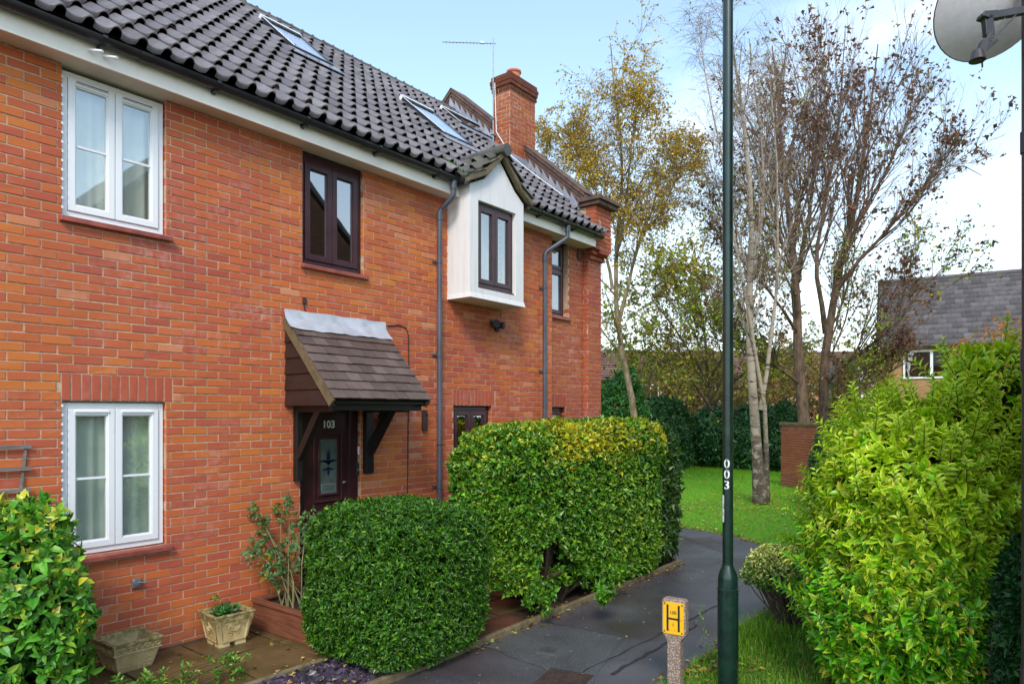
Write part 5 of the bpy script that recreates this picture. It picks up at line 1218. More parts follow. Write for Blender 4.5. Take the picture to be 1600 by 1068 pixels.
# sprigs and weeds near the hydrant marker
c = G(1112, 1045); e = plant('thin_weed', (c[0], c[1], 0), 'thin sparse weed with a few small leaves between the hydrant marker and the lamp post', 'weed')
top = D(1094, 948, np.dot(c-CAM, AX)); m = MB(); m.tube([c, c+(top-c)*.5+np.array([.02, 0, .02]), top], [.003, .0025, .0015], 5); m.build('stem', M['greenstem'], e)
rg = np.random.default_rng(28); P = c+(top-c)*rg.uniform(.35, 1.05, (26, 1))+rg.normal(0, .022, (26, 3)); V, Fc, C = leaves_geo(P, rvec(26, rg), rvec(26, rg)+UP, .03, .016, pal(26, rg, [(.12, .35, .05), (.2, .4, .08)], [1, 1])); link_mesh('leaves', fast_mesh('leaves', V, Fc, C), M['leaf'], e)

# big-leaved bush at the left edge
rg = np.random.default_rng(29); cA = np.array((1.52, -.62, .66)); fA0 = superell(cA, (.47, .46, .86), 2.8); fA = lambda P: fA0(P)+.08*wob(P, 3.5, 2)
e = plant('large_leaved_bush', (cA[0], cA[1], 0), 'bush with broad glossy yellow green leaves below the trellis at the lower left window', 'bush')
def colA(Ps, ids, rg):
    m = len(Ps); cc = pal(m, rg, [(.07, .25, .018), (.11, .33, .025), (.04, .15, .012), (.20, .40, .03)], [3, 3, 2, 1.6], .18); t = np.clip((Ps[:, 2]-.6)/1.0, 0, 1); y = rg.random(m) < .04+.16*t; cc[y] = pal(m, rg, [(.42, .50, .04), (.55, .52, .05)], [2, 1], .1)[y]; return cc, cc*1.12
bx = (cA-(.9, .8, .75), cA+(.9, .8, 1.2)); P, Nn = field_sample(fA, *bx, 1500, rg, .82, 1.02, lambda P: P[:, 2] > .03); P2, N2 = field_sample(fA, *bx, 800, rg, .5, .82, lambda P: P[:, 2] > .03)
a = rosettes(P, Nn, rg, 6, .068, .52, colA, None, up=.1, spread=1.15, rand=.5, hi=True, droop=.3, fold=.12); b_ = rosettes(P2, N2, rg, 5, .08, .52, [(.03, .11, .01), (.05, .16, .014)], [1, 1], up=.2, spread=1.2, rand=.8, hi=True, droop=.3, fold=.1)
V, Fc, C = join_vfc([a, b_]); link_mesh('foliage', fast_mesh('foliage', V, Fc, C), M['leafglossy'], e)
stems_mb((cA[0], cA[1], 0), P[::45], .013, 3).build('stems', M['twig'], e)
# low plant at the bottom left
rg = np.random.default_rng(30); g0 = D(215, 1078, 5.0); e = plant('low_plant', (g0[0], g0[1], 0), 'low straggly green plant in front of the lattice planter', 'plant')
P = np.array([g0[0], g0[1], .02])+np.c_[rg.uniform(-.35, .75, 150), rg.uniform(-.12, .10, 150), rg.random(150)**1.5*.20]; P[:, 1] -= (P[:, 0]-g0[0])*.15
V, Fc, C = rosettes(P, np.tile(UP, (150, 1)), rg, 6, .045, .42, [(.07, .22, .02), (.16, .33, .03), (.10, .05, .03), (.35, .40, .04)], [4, 3, .8, .8], up=.8, spread=1.0, rand=.5); link_mesh('leaves', fast_mesh('leaves', V, Fc, C), M['leaf'], e)
stems_mb((g0[0]+.2, g0[1], 0), P[::12], .005, 3).build('stems', M['twig'], e)

rg = np.random.default_rng(40); P = np.c_[rg.uniform(6.40, 6.60, 60), rg.uniform(-.36, .02, 60), np.full(60, 5.20)]; P[:, 2] = 5.24+np.clip(P[:, 1]+.30, 0, 1)*.8
V, Fc, C = rosettes(P, np.tile(UP, (60, 1)), rg, 5, .045, .35, [(.10, .22, .03), (.18, .30, .04), (.07, .10, .03)], [2, 2, 1], up=.5, rand=.6); link_mesh('valley_moss', fast_mesh('valley_moss', V, Fc, C), M['leafdull'], oriel)
# ------------------------------------------------------------------ planters
def rings_grid(m, P, nx, nz, r, w):
    for i in range(nx):
        for k in range(nz):
            c0_ = ((i+.5+(.0))/nx, (k+.5)/nz); n = 12; V = []
            for rr, h in ((r, .0005), (r-w*.5, .009), (r-w, .0005)):
                for j in range(n): a = 2*PI*j/n; V.append(P(c0_[0]+rr*math.cos(a)/nx, c0_[1]+rr*math.sin(a)/nz, h))
            m.add(V, [(q*n+j, q*n+(j+1) % n, (q+1)*n+(j+1) % n, (q+1)*n+j) for q in range(2) for j in range(n)])
def planter(name, ctr, yaw, wt, wb, h, label, style):
    e = plant(name, (ctr[0], ctr[1], 0), label, 'planter', 'cast stone planters by the wall'); cs, sn_ = math.cos(yaw), math.sin(yaw)
    R2 = lambda x, y, z: (ctr[0]+x*cs-y*sn_, ctr[1]+x*sn_+y*cs, z+.036); m = MB()
    def ring(prof, closed=False):
        vs = []; 
        for z, hw in prof: vs += [R2(-hw, -hw, z), R2(hw, -hw, z), R2(hw, hw, z), R2(-hw, hw, z)]
        m.add(vs, [(q*4+j, q*4+(j+1) % 4, (q+1)*4+(j+1) % 4, (q+1)*4+j) for q in range(len(prof)-1) for j in range(4)])
    a, b_ = wt/2, wb/2
    if style == 'lattice': ring([(0, b_), (h*.62, a-.022), (h*.63, a-.006), (h*.66, a-.006), (h*.67, a-.014), (h*.90, a-.010), (h*.91, a), (h, a), (h, a-.035), (h*.3, b_-.03), (h*.3, .001)])
    else: ring([(.03, b_), (h*.93, a-.006), (h*.95, a), (h, a), (h, a-.03), (h*.86, a-.04), (h*.85, .001)])
    o = m.build('pot', M['planter'], e, bevel=.005)
    d = MB()
    for s in range(4):
        def F(u, v, hh, s=s):
            z = (.08+.50*v)*h if style == 'lattice' else (.16+.66*v)*h; hw = b_+(a-.012-b_)*(z/h)+(hh if style == 'lattice' else hh+.002); k = (u-.5)*2*(hw-.03)
            q = [(k, -hw), (hw, k), (-k, hw), (-hw, -k)][s]; return R2(q[0], q[1], z)
        if style == 'lattice':
            rings_grid(d, F, 6, 4, .56, .22)
            def F2(u, v, hh, s=s):
                z = (.70+.17*v)*h; hw = a-.010+hh; k = (u-.5)*2*(hw-.02); q = [(k, -hw), (hw, k), (-k, hw), (-hw, -k)][s]; return R2(q[0], q[1], z)
            rings_grid(d, F2, 8, 1, .5, .28)
        else:
            for (u0, u1, v0, v1) in ((0, 1, 0, .05), (0, 1, .95, 1), (0, .05, .05, .95), (.95, 1, .05, .95)):
                d.add([F(u0, v0, .002), F(u1, v0, .002), F(u1, v1, .002), F(u0, v1, .002), F(u0, v0, .009), F(u1, v0, .009), F(u1, v1, .009), F(u0, v1, .009)], [(4, 5, 6, 7), (0, 1, 5, 4), (1, 2, 6, 5), (2, 3, 7, 6), (3, 0, 4, 7)])
            for rr in (.07, .13, .19):
                V = []; n = 14
                for q, hh in ((rr+.03, .001), (rr, .010), (rr-.03, .001)):
                    for j in range(n): an = 2*PI*j/n; V.append(F(.5+q*math.cos(an), .66+q*math.sin(an)*1.05, hh))
                d.add(V, [(q*n+j, q*n+(j+1) % n, (q+1)*n+(j+1) % n, (q+1)*n+j) for q in range(2) for j in range(n)])
            for sg in (-1, 1):
                for k in range(5):
                    ua, va = .5+sg*(.04+.03*k), .40-.02*k; ub_, vb = ua+sg*.12, va-.16+.09*k
                    d.add([F(ua, va, .001), F((ua+ub_)/2-sg*.0, (va+vb)/2+.05, .010), F(ub_, vb, .001), F((ua+ub_)/2, (va+vb)/2-.05, .006)], [(0, 1, 2), (0, 2, 3)])
    d.build('lattice_relief' if style == 'lattice' else 'rose_relief', M['planter'], e, smooth=True)
    if style != 'lattice':
        for sx_ in (-1, 1):
            for sy in (-1, 1): f = MB(); x, y = sx_*(b_-.05), sy*(b_-.05); f.extrude([(x-.05, y-.05), (x+.05, y-.05), (x+.05, y+.05), (x-.05, y+.05)], lambda p, q: R2(p, q, -.036+.0), lambda p, q: R2(p, q, .031)); f.build('foot', M['planter'], e, bevel=.004)
    return e, R2
pl1_, _ = planter('stone_planter', (2.50, -.19), .03, .40, .27, .25, 'empty mossy stone planter with a lattice pattern nearest the left bush', 'lattice')
pl2_, R2 = planter('stone_planter', (3.33, -.27), -.08, .38, .25, .30, 'square stone planter with carved roses holding a small green plant', 'rose')
s = MB(); s.extrude([(-.15, -.15), (.15, -.15), (.15, .15), (-.15, .15)], lambda a, b: R2(a, b, .22), lambda a, b: R2(a, b, .262)); s.build('soil_fill', M['soil'], pl2_)
rg = np.random.default_rng(31); q = np.array(R2(-.03, -.01, .28)); e = plant('potted_plant', (q[0], q[1], .3), 'small leafy green plant growing in the rose-carved planter', 'plant')
P = q+np.c_[rg.normal(0, .05, (60, 2)), rg.random(60)*.05]; V, Fc, C = rosettes(P, nrm(P-q+UP*.05), rg, 5, .05, .30, [(.04, .16, .03), (.08, .24, .05)], [1, 1], up=.6, rand=.4); 
P2 = q+np.c_[rg.normal(-.07, .02, (26, 1)), rg.normal(.03, .02, (26, 1)), rg.random((26, 1))*.17]; d2 = rosettes(P2, np.tile(UP, (26, 1)), rg, 4, .028, .4, [(.25, .33, .03), (.14, .22, .02)], [1, 1], up=.8, rand=.5); V, Fc, C = join_vfc([(V, Fc, C), d2])
link_mesh('leaves', fast_mesh('leaves', V, Fc, C), M['leaf'], e); stems_mb(q-UP*.03, P2[::4], .002, 1, bow=.02).build('stems', M['greenstem'], e)
# wooden planter
bx0, bx1, by0, by1, bh_ = 3.73, 4.27, -1.04, -.04, .29
e = plant('wooden_planter', ((bx0+bx1)/2, (by0+by1)/2, 0), 'red brown stained wooden planter box against the wall beside the door', 'planter')
for k in range(2):
    za, zb = .036+k*.125, .036+(k+1)*.125-.004; m = MB(); m.box(bx0, bx0+.025, by0, by1, za, zb); m.box(bx1-.025, bx1, by0, by1, za, zb); m.box(bx0+.025, bx1-.025, by0+.0, by0+.025, za, zb); m.box(bx0+.025, bx1-.025, by1-.025, by1, za, zb); m.build('board', M['planterwood'], e, bevel=.004)
m = MB(); m.box(bx0-.02, bx0+.06, by0-.02, by1, bh_-.004, bh_+.022); m.box(bx1-.06, bx1+.02, by0-.02, by1, bh_-.004, bh_+.022); m.box(bx0+.06, bx1-.06, by0-.02, by0+.06, bh_-.004, bh_+.022); m.box(bx0+.06, bx1-.06, by1-.06, by1, bh_-.004, bh_+.022); m.build('rim', M['planterwood'], e, bevel=.004)
m = MB(); m.box(bx0+.025, bx1-.025, by0+.025, by1-.025, .05, bh_-.04); m.build('soil_fill', M['soil'], e)
# rose in the wooden planter
rg = np.random.default_rng(33); b0_ = np.array((3.98, -.36, bh_-.04)); e = plant('rose_bush', b0_, 'straggly rose bush with thin bare stems and a few yellow leaves in the wooden planter', 'rose bush')
tgt = [(400, 800, .10), (412, 815, .12), (440, 800, .05), (452, 785, .2), (465, 815, .35), (485, 805, .4), (395, 855, .15), (388, 862, .2), (430, 860, .3), (450, 850, .3), (475, 830, .45), (410, 840, .1), (445, 880, .3), (425, 895, .4), (490, 840, .5)]
tips = [W(px, py, -y) for px, py, y in tgt]; m = MB()
for k, t in enumerate(tips):
    b1 = b0_+np.array([rg.uniform(-.15, .15), rg.uniform(-.2, .15), 0]); o_ = np.array([rg.normal(0, .04), rg.normal(0, .03), .06]); m.tube([b1, b1+(t-b1)*.35+o_+UP*.05, b1+(t-b1)*.7+o_, t], [.008, .006, .004, .002], 6)
m.build('stems', M['greenstem'], e)
P = np.concatenate([t+rg.normal(0, .045, (9, 3)) for t in tips]+[b0_+(t-b0_)*rg.uniform(.45, .9, (5, 1))+rg.normal(0, .03, (5, 3)) for t in tips]); P[:, 1] = np.minimum(P[:, 1], -.03)
a = rosettes(P, nrm(rg.normal(0, 1, P.shape)), rg, 4, .048, .62, [(.12, .24, .09), (.20, .32, .14), (.24, .36, .06), (.08, .15, .05)], [4, 3, 1.5, 2], up=.4, rand=.6, hi=True)
Y = np.concatenate([W(px, py, -.12)+rg.normal(0, .02, (3, 3)) for px, py in ((408, 862), (416, 872), (412, 882), (416, 895), (438, 882))]); b_ = rosettes(Y, nrm(rg.normal(0, 1, Y.shape)), rg, 3, .055, .6, [(.62, .42, .03), (.55, .33, .05)], [1, 1], hi=True, rand=.6)
V, Fc, C = join_vfc([a, b_]); link_mesh('leaves', fast_mesh('leaves', V, Fc, C), M['leafdull'], e)

# ------------------------------------------------------------------ lamp post
lt = 5.3; lp = D(1137.3, 645, lt); lx_, ly_ = lp[0], lp[1]; zpx = lambda py: EYE+(H0-py)/F0*lt
e = empty('lamp_post', (lx_, ly_, 0), 'dark green steel lamp post numbered 003 standing on the grass verge', 'lamp post')
rs_, rb_ = 8.1/F0*lt, 15.3/F0*lt
m = MB(); zc = zpx(882)
m.lathe((lx_, ly_, 0), [(-.2, rb_*1.0), (zpx(1043), rb_*1.0), (zpx(1040), rb_*1.02), (zpx(918), rb_*1.03), (zpx(917.5), rb_*.985), (zpx(903), rb_*.975), (zpx(897), rb_*.93), (zpx(884), rs_*1.10), (zpx(882), rs_*1.02), (zpx(881), rs_)], 40)
m.build('base', M['lampgreen'], e, smooth=True)
m = MB(); m.lathe((lx_, ly_, 0), [(zpx(881), rs_), (zpx(0)-.01, rs_*.98), (zpx(-60), rs_*.97)], 36); pole = m.build('pole', M['lampgreen'], e, smooth=True)
m = MB(); m.lathe((lx_, ly_, 0), [(zpx(1), rs_*1.12), (zpx(-9), rs_*1.12)], 36); m.lathe((lx_, ly_, 0), [(zpx(-60), .05), (zpx(-75), .16), (zpx(-80), .17), (zpx(-130), .15), (zpx(-140), .05)], 24); m.build('lantern', M['lampgreen'], e, smooth=True)
m = MB(); q = np.array((lx_, ly_, 0)); toc = CAM[:2]-q[:2]; phi0 = math.atan2(toc[1], toc[0])
vs_, fs_2 = text_geo('003', 1, 0, 0)
def wrap(vs, fs, zc, dphi, r, thick=.0012):
    o_ = []
    for x, y, z in vs: a = phi0+dphi+x/r; o_.append((lx_+(r+thick)*math.cos(a), ly_+(r+thick)*math.sin(a), zc+y))
    return o_, fs
dg = MB()
for ch_, py in (('0', 724), ('0', 740.5), ('3', 757)):
    vs, fs = text_geo(ch_, .092, .0012); dg.add(*wrap(vs, fs, zpx(py), -.20, rs_))
dg.build('lettering', M['signwhite'], pole)
stk = MB(); z0_, z1_ = zpx(815), zpx(772.5); n = 8; vs = []
for i in range(n+1):
    a = -.75-.75*i/n
    for z in (z0_+(.012 if i in (0, n) else 0), z1_): vs.append((lx_+(rs_+.0011)*math.cos(phi0+a), ly_+(rs_+.0011)*math.sin(phi0+a), z))
stk.add(vs, [(2*i, 2*i+1, 2*i+3, 2*i+2) for i in range(n)]); stk.build('sticker', M['signwhite'], pole)
sk = MB(); zm = zpx(790)
def arcstrip(a0, a1, r, w, n=14, m=sk):
    vs = []
    for i in range(n+1):
        t = a0+(a1-a0)*i/n
        for rr in (r-w, r+w): xx, zz = rr*math.cos(t), rr*math.sin(t); a = phi0-1.12+xx/rs_; vs.append((lx_+(rs_+.0017)*math.cos(a), ly_+(rs_+.0017)*math.sin(a), zm+zz))
    m.add(vs, [(2*i, 2*i+1, 2*i+3, 2*i+2) for i in range(n)])
arcstrip(-1.4, 1.4, .030*.6, .0016); arcstrip(-1.2, .4, .018*.6, .0016)
for zz in (-.055, -.068): arcstrip_z = zz; a = phi0-1.0; sk.add([(lx_+(rs_+.0017)*math.cos(a+d_), ly_+(rs_+.0017)*math.sin(a+d_), zm+zz+h_2) for d_, h_2 in ((-.12, 0), (.12, 0), (.12, .007), (-.12, .007))], [(0, 1, 2, 3)])
sk.build('sticker_mark', M['signblack'], pole)

# hydrant marker ---------------------------------------------------------
hp = D(1055, 645, 5.28); hx_, hy_ = hp[0], hp[1]; e = empty('hydrant_marker', (hx_, hy_, 0), 'short concrete hydrant post with a yellow H plate at the edge of the verge', 'hydrant marker')
fw_ = np.array([CAM[0]-hx_, CAM[1]-hy_, 0]); fw_ /= np.linalg.norm(fw_); a = math.radians(-18); nf = np.array([fw_[0]*math.cos(a)-fw_[1]*math.sin(a), fw_[0]*math.sin(a)+fw_[1]*math.cos(a), 0]); sd = np.cross(UP, nf)
zt_, zb_ = EYE-(934-H0)/F0*5.28, EYE-(990-H0)/F0*5.28; hw = .094
def HP(u, z, d): return np.array([hx_, hy_, 0])+sd*u+UP*z+nf*d
m = MB(); prof = [(-hw, zt_-.012), (-hw+.014, zt_), (hw-.014, zt_), (hw, zt_-.012), (hw, zb_+.015), (.052, zb_-.042), (.052, -.15), (-.052, -.15), (-.052, zb_-.042), (-hw, zb_+.015)]
m.extrude(prof, lambda u, z: HP(u, z, .042), lambda u, z: HP(u, z, -.042)); m.build('post', M['pebble'], e, bevel=.010)
pw, ph_ = .082, (zt_-zb_)/2-.016; zc_ = (zt_+zb_)/2-.004
m = MB(); m.extrude([(-pw+.01, zc_-ph_), (pw-.01, zc_-ph_), (pw, zc_-ph_+.01), (pw, zc_+ph_-.01), (pw-.01, zc_+ph_), (-pw+.01, zc_+ph_), (-pw, zc_+ph_-.01), (-pw, zc_-ph_+.01)], lambda u, z: HP(u, z, .0425), lambda u, z: HP(u, z, .050)); plate = m.build('plate', M['signyellow'], e, bevel=.0015)
m = MB()
def pbx(u0, u1, z0, z1): m.add([HP(u0, z0, .0508), HP(u1, z0, .0508), HP(u1, z1, .0508), HP(u0, z1, .0508)], [(0, 1, 2, 3)])
for u0 in (-.052, .036): pbx(u0, u0+.016, zc_-ph_+.024, zc_+ph_-.020)
pbx(-.036, .036, zc_-.012, zc_+.003)
for u0, z0 in ((-.074, zc_+ph_-.024), (.064, zc_+ph_-.024), (-.074, zc_-ph_+.010), (.064, zc_-ph_+.010)): pbx(u0, u0+.009, z0, z0+.014)
for t_, dz, s_ in (('100', .043, .036), ('1', -.050, .036)):
    vs, fs = text_geo(t_, s_, .0006); m.add([HP(x, zc_+dz+y, .0509) for x, y, z in vs], fs)
m.build('lettering', M['signblack'], plate)
# neighbour corner pipe + dish ------------------------------------------------
dt = 3.2; pc = D(1607.5, 645, dt); 
m = MB(); m.tube([(pc[0], pc[1], -.1), (pc[0], pc[1], 6.5)], .028, 14)
for z in (.9, 2.4, EYE+(H0-222)/F0*dt, 5.4): m.tube([(pc[0], pc[1], z-.05), (pc[0], pc[1], z+.05)], .0335, 14)
o = m.build('drainpipe', M['pipebrown'], origin=(pc[0], pc[1], 0), smooth=True); tag(o, 'dark vertical drainpipe at the right edge beneath the satellite dish', 'drainpipe')
dn = D(1552, 2, dt+.10); e = empty('satellite_dish', D(1597, 20, dt), 'grey mesh satellite dish with a dark bracket hung high at the top right corner', 'satellite dish')
dirn = nrm(AX*.80+UP*.62+RT*-.10); a1 = nrm(RT-dirn*np.dot(RT, dirn)); a2 = np.cross(dirn, a1); m = MB(); vs = []; nr_, na = 7, 44
for sgn, off in ((1, 0), (1, -.004)):
    for i in range(nr_+1):
        r = i/nr_
        for j in range(na): an = 2*PI*j/na; vs.append(dn+a1*.285*r*math.cos(an)+a2*.265*r*math.sin(an)+dirn*(.055*(r*r-1)+off))
K_ = (nr_+1)*na; fs = []
for s_ in (0, 1):
    for i in range(nr_):
        for j in range(na): q = (s_*K_+i*na+j, s_*K_+i*na+(j+1) % na, s_*K_+(i+1)*na+(j+1) % na, s_*K_+(i+1)*na+j); fs.append(q if s_ == 0 else q[::-1])
for j in range(na): fs.append((nr_*na+j, nr_*na+(j+1) % na, K_+nr_*na+(j+1) % na, K_+nr_*na+j))
m.add(vs, fs); m.build('dish', M['dish'], e, smooth=True)
m = MB(); rimp = [dn+a1*.285*math.cos(2*PI*j/na)+a2*.265*math.sin(2*PI*j/na) for j in range(na+1)]; m.tube(rimp, .004, 6); m.build('rim', M['pipebrown'], e)
def bar(m, p, q, w, h, t=dt-.06, up=UP):
    a_, b_2 = D(p[0], p[1], t), D(q[0], q[1], t); d = b_2-a_; L_ = np.linalg.norm(d); d /= L_; s2 = nrm(np.cross(d, AX)); m.obox((a_+b_2)/2, d, s2, np.cross(d, s2), L_/2, w/2, h/2)
m = MB(); bar(m, (1600, 17), (1537, 28), .034, .03); bar(m, (1531, 26), (1542, 29), .02, .05); bar(m, (1542, 26), (1545, 57), .040, .03); bar(m, (1538, 26), (1560, 24), .05, .008, dt-.04); m.build('bracket', M['darkmetal'], e, bevel=.003)
m = MB(); bar(m, (1549, 52), (1527, 92), .020, .018, dt-.10); bar(m, (1556, 62), (1531, 84), .022, .018, dt-.09); bar(m, (1550, 60), (1571, 27), .004, .004, dt-.07); bar(m, (1552, 60), (1588, 23), .006, .006, dt-.07); bar(m, (1534, 84), (1535, 106), .004, .01, dt-.12); bar(m, (1550, 63), (1553, 68), .03, .02, dt-.09); m.build('arm', M['darkmetal'], e, bevel=.002)
m = MB(); c_ = D(1527, 90, dt-.12); m.tube([c_+nrm(np.array([.1, 0, 1]))*.03, c_-UP*.015], [.022, .034], 14); bar(m, (1538, 66), (1526, 96), .030, .03, dt-.12); m.build('receiver', M['pipebrown'], e)

# house opposite, added out of view for the panes to reflect; carries the pipe ----------
nx0, nx1, ny1 = 4.08, 11.2, -6.36
e = empty('opposite_house', (nx0, ny1, 0), 'brown brick gabled house facing the terrace, seen only as a reflection in the windows', 'house')
m = MB(); gp = [(nx0, -.2), (nx1, -.2), (nx1, 5.0), ((nx0+nx1)/2, 8.2), (nx0, 5.0)]
m.extrude(gp, lambda a, b: (a, ny1, b), lambda a, b: (a, ny1-7, b)); m.build('wall', M['neighbrick'], e)
m = MB(); xm = (nx0+nx1)/2
for s_, xe in ((1, nx0-.0), (-1, nx1+.25)): m.add([(xe, ny1+.02, 4.97), (xm, ny1+.02, 8.28), (xm, ny1-7.2, 8.28), (xe, ny1-7.2, 4.97), (xe, ny1+.02, 5.09), (xm, ny1+.02, 8.40), (xm, ny1-7.2, 8.40), (xe, ny1-7.2, 5.09)], [(0, 3, 2, 1), (4, 5, 6, 7), (0, 1, 5, 4), (1, 2, 6, 5), (2, 3, 7, 6), (3, 0, 4, 7)])
m.build('roof', M['slate'], e)

# ------------------------------------------------------------------ garden wall on the right
wa = G(1220, 757); wb = np.array([wa[0]-4.6, wa[1]-5.3, 0]); wd = nrm(wb-wa); 
wb = wa+wd*7.0; wn = np.cross(wd, UP); e = empty('garden_wall', wa, 'tall red brick garden wall with a brown coping beside the birch tree', 'wall')
wn2 = wn if np.dot(wn, CAM-wa) > 0 else -wn
V, Fc, C = join_vfc([brick_panel(wa, wd, wn2, None, [], 0, 7.0, -.05, 1.72, seed=61), brick_panel(wa, -wn2, -wd, None, [], 0.01, .215, -.05, 1.72, seed=62), brick_panel(wa+UP*0, wd, wn2, None, [], 0, 7.0, 1.72, 1.795, seed=63, phase=.1)])
link_mesh('brickwork', fast_mesh('brickwork', V, Fc, C), brick_mat('garden_brick', .62, .3), e)
m = MB(); m.obox(wa+wd*3.5-wn2*.11+UP*.86, wd, wn2, UP, 3.49, .10, .92); m.build('mortar_core', M['mortar'], e)
m = MB(); m.obox(wa+wd*3.48-wn2*.11+UP*1.83, wd, wn2, UP, 3.55, .135, .045); m.build('coping', simple('wall_coping', (.16, .12, .05), .85, .5, 6, .5), e, bevel=.012)

# ------------------------------------------------------------------ background shrubs
def bgbush(name, px, py0, py1, t, wpx, cols, wts, label, cat='bush', L=.12, n=3000, k=5, mat='leaf', group=None, seed=0, p=2.2, up=.0, dr=.8, Wf=.36):
    rg = np.random.default_rng(seed+100); c = D(px, H0, t); z1 = EYE+(H0-py0)/F0*t; z0 = 0.0; r = wpx/F0*t/2; cc = np.array([c[0], c[1], z1/2-.1]); rr = np.array([r*1.05, r*dr, z1/2+.15])
    f0 = superell(cc, rr, p); f = lambda P: f0(P)+.16*wob(P, 1.6/max(r, .6)*1.2, seed)+.06*wob(P, 5/max(r, .6), seed+3); e = plant(name, (c[0], c[1], 0), label, cat, group)
    P, Nn = field_sample(f, cc-rr*1.2, cc+rr*1.2, n, rg, .72, 1.02, lambda P: P[:, 2] > .02); V, Fc, C = rosettes(P, Nn, rg, k, L, Wf, cols, wts, up=up, spread=1.15, rand=.6, droop=.3)
    link_mesh('foliage', fast_mesh('foliage', V, Fc, C), M[mat], e); stems_mb((c[0], c[1], 0), P[::max(1, n//16)], .03, seed).build('stems', M['twig'], e); return e
DG = [(.025, .09, .022), (.04, .14, .035), (.075, .22, .05), (.014, .05, .014)]
BG_ = [(.035, .16, .02), (.06, .22, .03), (.02, .09, .012)]
bgbush('laurel_bush', 968, 590, 700, 24, 92, BG_, [3, 2, 2], 'bright green laurel just past the far corner of the house', L=.16, n=2600, seed=1)
bgbush('laurel_bush', 1040, 622, 700, 27, 100, DG, [3, 3, 2, 2], 'dark laurel between the hedge top and the lamp post', L=.16, n=2800, seed=2)
bgbush('laurel_bush', 1118, 640, 712, 28, 92, [(.045, .15, .05), (.08, .25, .09), (.02, .08, .028)], [3, 2, 2], 'blue green laurel on the lawn edge right behind the lamp post', L=.2, n=2400, seed=3)
bgbush('laurel_bush', 1175, 640, 712, 27, 95, [(.045, .15, .05), (.08, .23, .075), (.02, .08, .028)], [3, 2, 2], 'blue green laurel behind the lower birch trunk', L=.2, n=2600, seed=4)
bgbush('laurel_bush', 1225, 628, 712, 26, 80, DG, [3, 3, 1, 2], 'dark laurel between the birch trunk and the end of the garden wall', L=.16, n=2400, seed=5)
bgbush('understory_bush', 1075, 538, 700, 32, 190, [(.16, .17, .06), (.30, .25, .08), (.42, .24, .10), (.50, .40, .08)], [3, 3, 2, 1], 'dull olive thicket filling the gap under the trees beyond the lawn', 'thicket', .16, 4200, seed=6, mat='leafdull')
bgbush('understory_bush', 1230, 545, 700, 33, 170, [(.16, .17, .06), (.30, .24, .08), (.44, .23, .11), (.50, .38, .08)], [3, 3, 2, 1], 'dull olive thicket behind the birch and the brown trunks', 'thicket', .16, 3600, seed=16, mat='leafdull')
bgbush('ivy_bush', 1300, 664, 720, 15.5, 75, DG, [3, 3, 1, 2], 'dark ivy bush hanging over the garden wall above the variegated bush', L=.07, n=2600, seed=7, mat='leafglossy')
bgbush('yellow_shrub', 1350, 556, 700, 24, 130, [(.30, .33, .03), (.42, .40, .04), (.16, .24, .03), (.5, .34, .04)], [3, 2, 3, 1], 'yellow leaved shrub below the far grey roof and behind the brown tree', 'shrub', .13, 3000, seed=8, mat='leafdull')
bgbush('orange_shrub', 1560, 486, 700, 15, 160, [(.55, .15, .03), (.60, .25, .05), (.42, .30, .06), (.2, .2, .04)], [4, 2, 2, 1.5], 'sparse orange autumn shrub over the far grey roof at the right edge', 'shrub', .09, 900, seed=9, mat='leafdull', k=3)

# ------------------------------------------------------------------ far houses
ha = D(1352, 645, 26); hd = nrm(np.array([-.308, 2.009, 0])); hr = np.array([hd[1], -hd[0], 0])   # hd: ridge direction away-left, hr: to the right
e = empty('tiled_house', D(1390, 645, 26), 'far brick house with a steep grey tiled roof rising behind the variegated bush', 'house')
A = D(1386, 645, 27.0); A[2] = 0
zE, zR = EYE+(H0-537)/F0*26.5, EYE+(H0-436)/F0*29.0; dpt = 3.3; hn = -hr if np.dot(-hr, CAM-A) > 0 else hr   # facing us
gdir = -hd; L_h = 16.0
def HPt(a, d, z): return A+gdir*a-hn*d+UP*z
m = MB(); m.add([HPt(0, 0, 0), HPt(L_h, 0, 0), HPt(L_h, 0, zE), HPt(0, 0, zE), HPt(0, 2*dpt, 0), HPt(L_h, 2*dpt, 0), HPt(L_h, 2*dpt, zE), HPt(0, 2*dpt, zE), HPt(0, dpt, zR-.15), HPt(L_h, dpt, zR-.15)], [(0, 1, 2, 3), (5, 4, 7, 6), (0, 3, 8, 7, 4), (1, 5, 6, 9, 2)])
m.build('wall', M['housebrick'], e)
m = MB(); nrow = 14
for r in range(nrow):
    v0_, v1_2 = r/nrow, (r+1)/nrow+.02; f_ = lambda v, lift: (HPt(-.35, -.35+(dpt+.35)*v, zE-.12+(zR-zE+.12)*v+lift), HPt(L_h+.3, -.35+(dpt+.35)*v, zE-.12+(zR-zE+.12)*v+lift)); a_, b_2 = f_(v0_, .10); c_2, d_2 = f_(v1_2, .01); a3, b3 = f_(v0_, .0)
    nt_ = 52
    for k in range(nt_):
        ta, tb_ = max(0, (k+(r % 2)*.5-.5)/nt_), min(1, (k+(r % 2)*.5+.48)/nt_)
        lf = UP*rgs.uniform(-.012, .012); pa, pb = a_+(b_2-a_)*ta+lf, a_+(b_2-a_)*tb_+lf; pc_, pd = c_2+(d_2-c_2)*tb_, c_2+(d_2-c_2)*ta; pe, pf = a3+(b3-a3)*ta, a3+(b3-a3)*tb_
        m.add([pa, pb, pc_, pd, pe, pf], [(0, 1, 2, 3), (4, 5, 1, 0)], (rgs.random(), 0, 0))
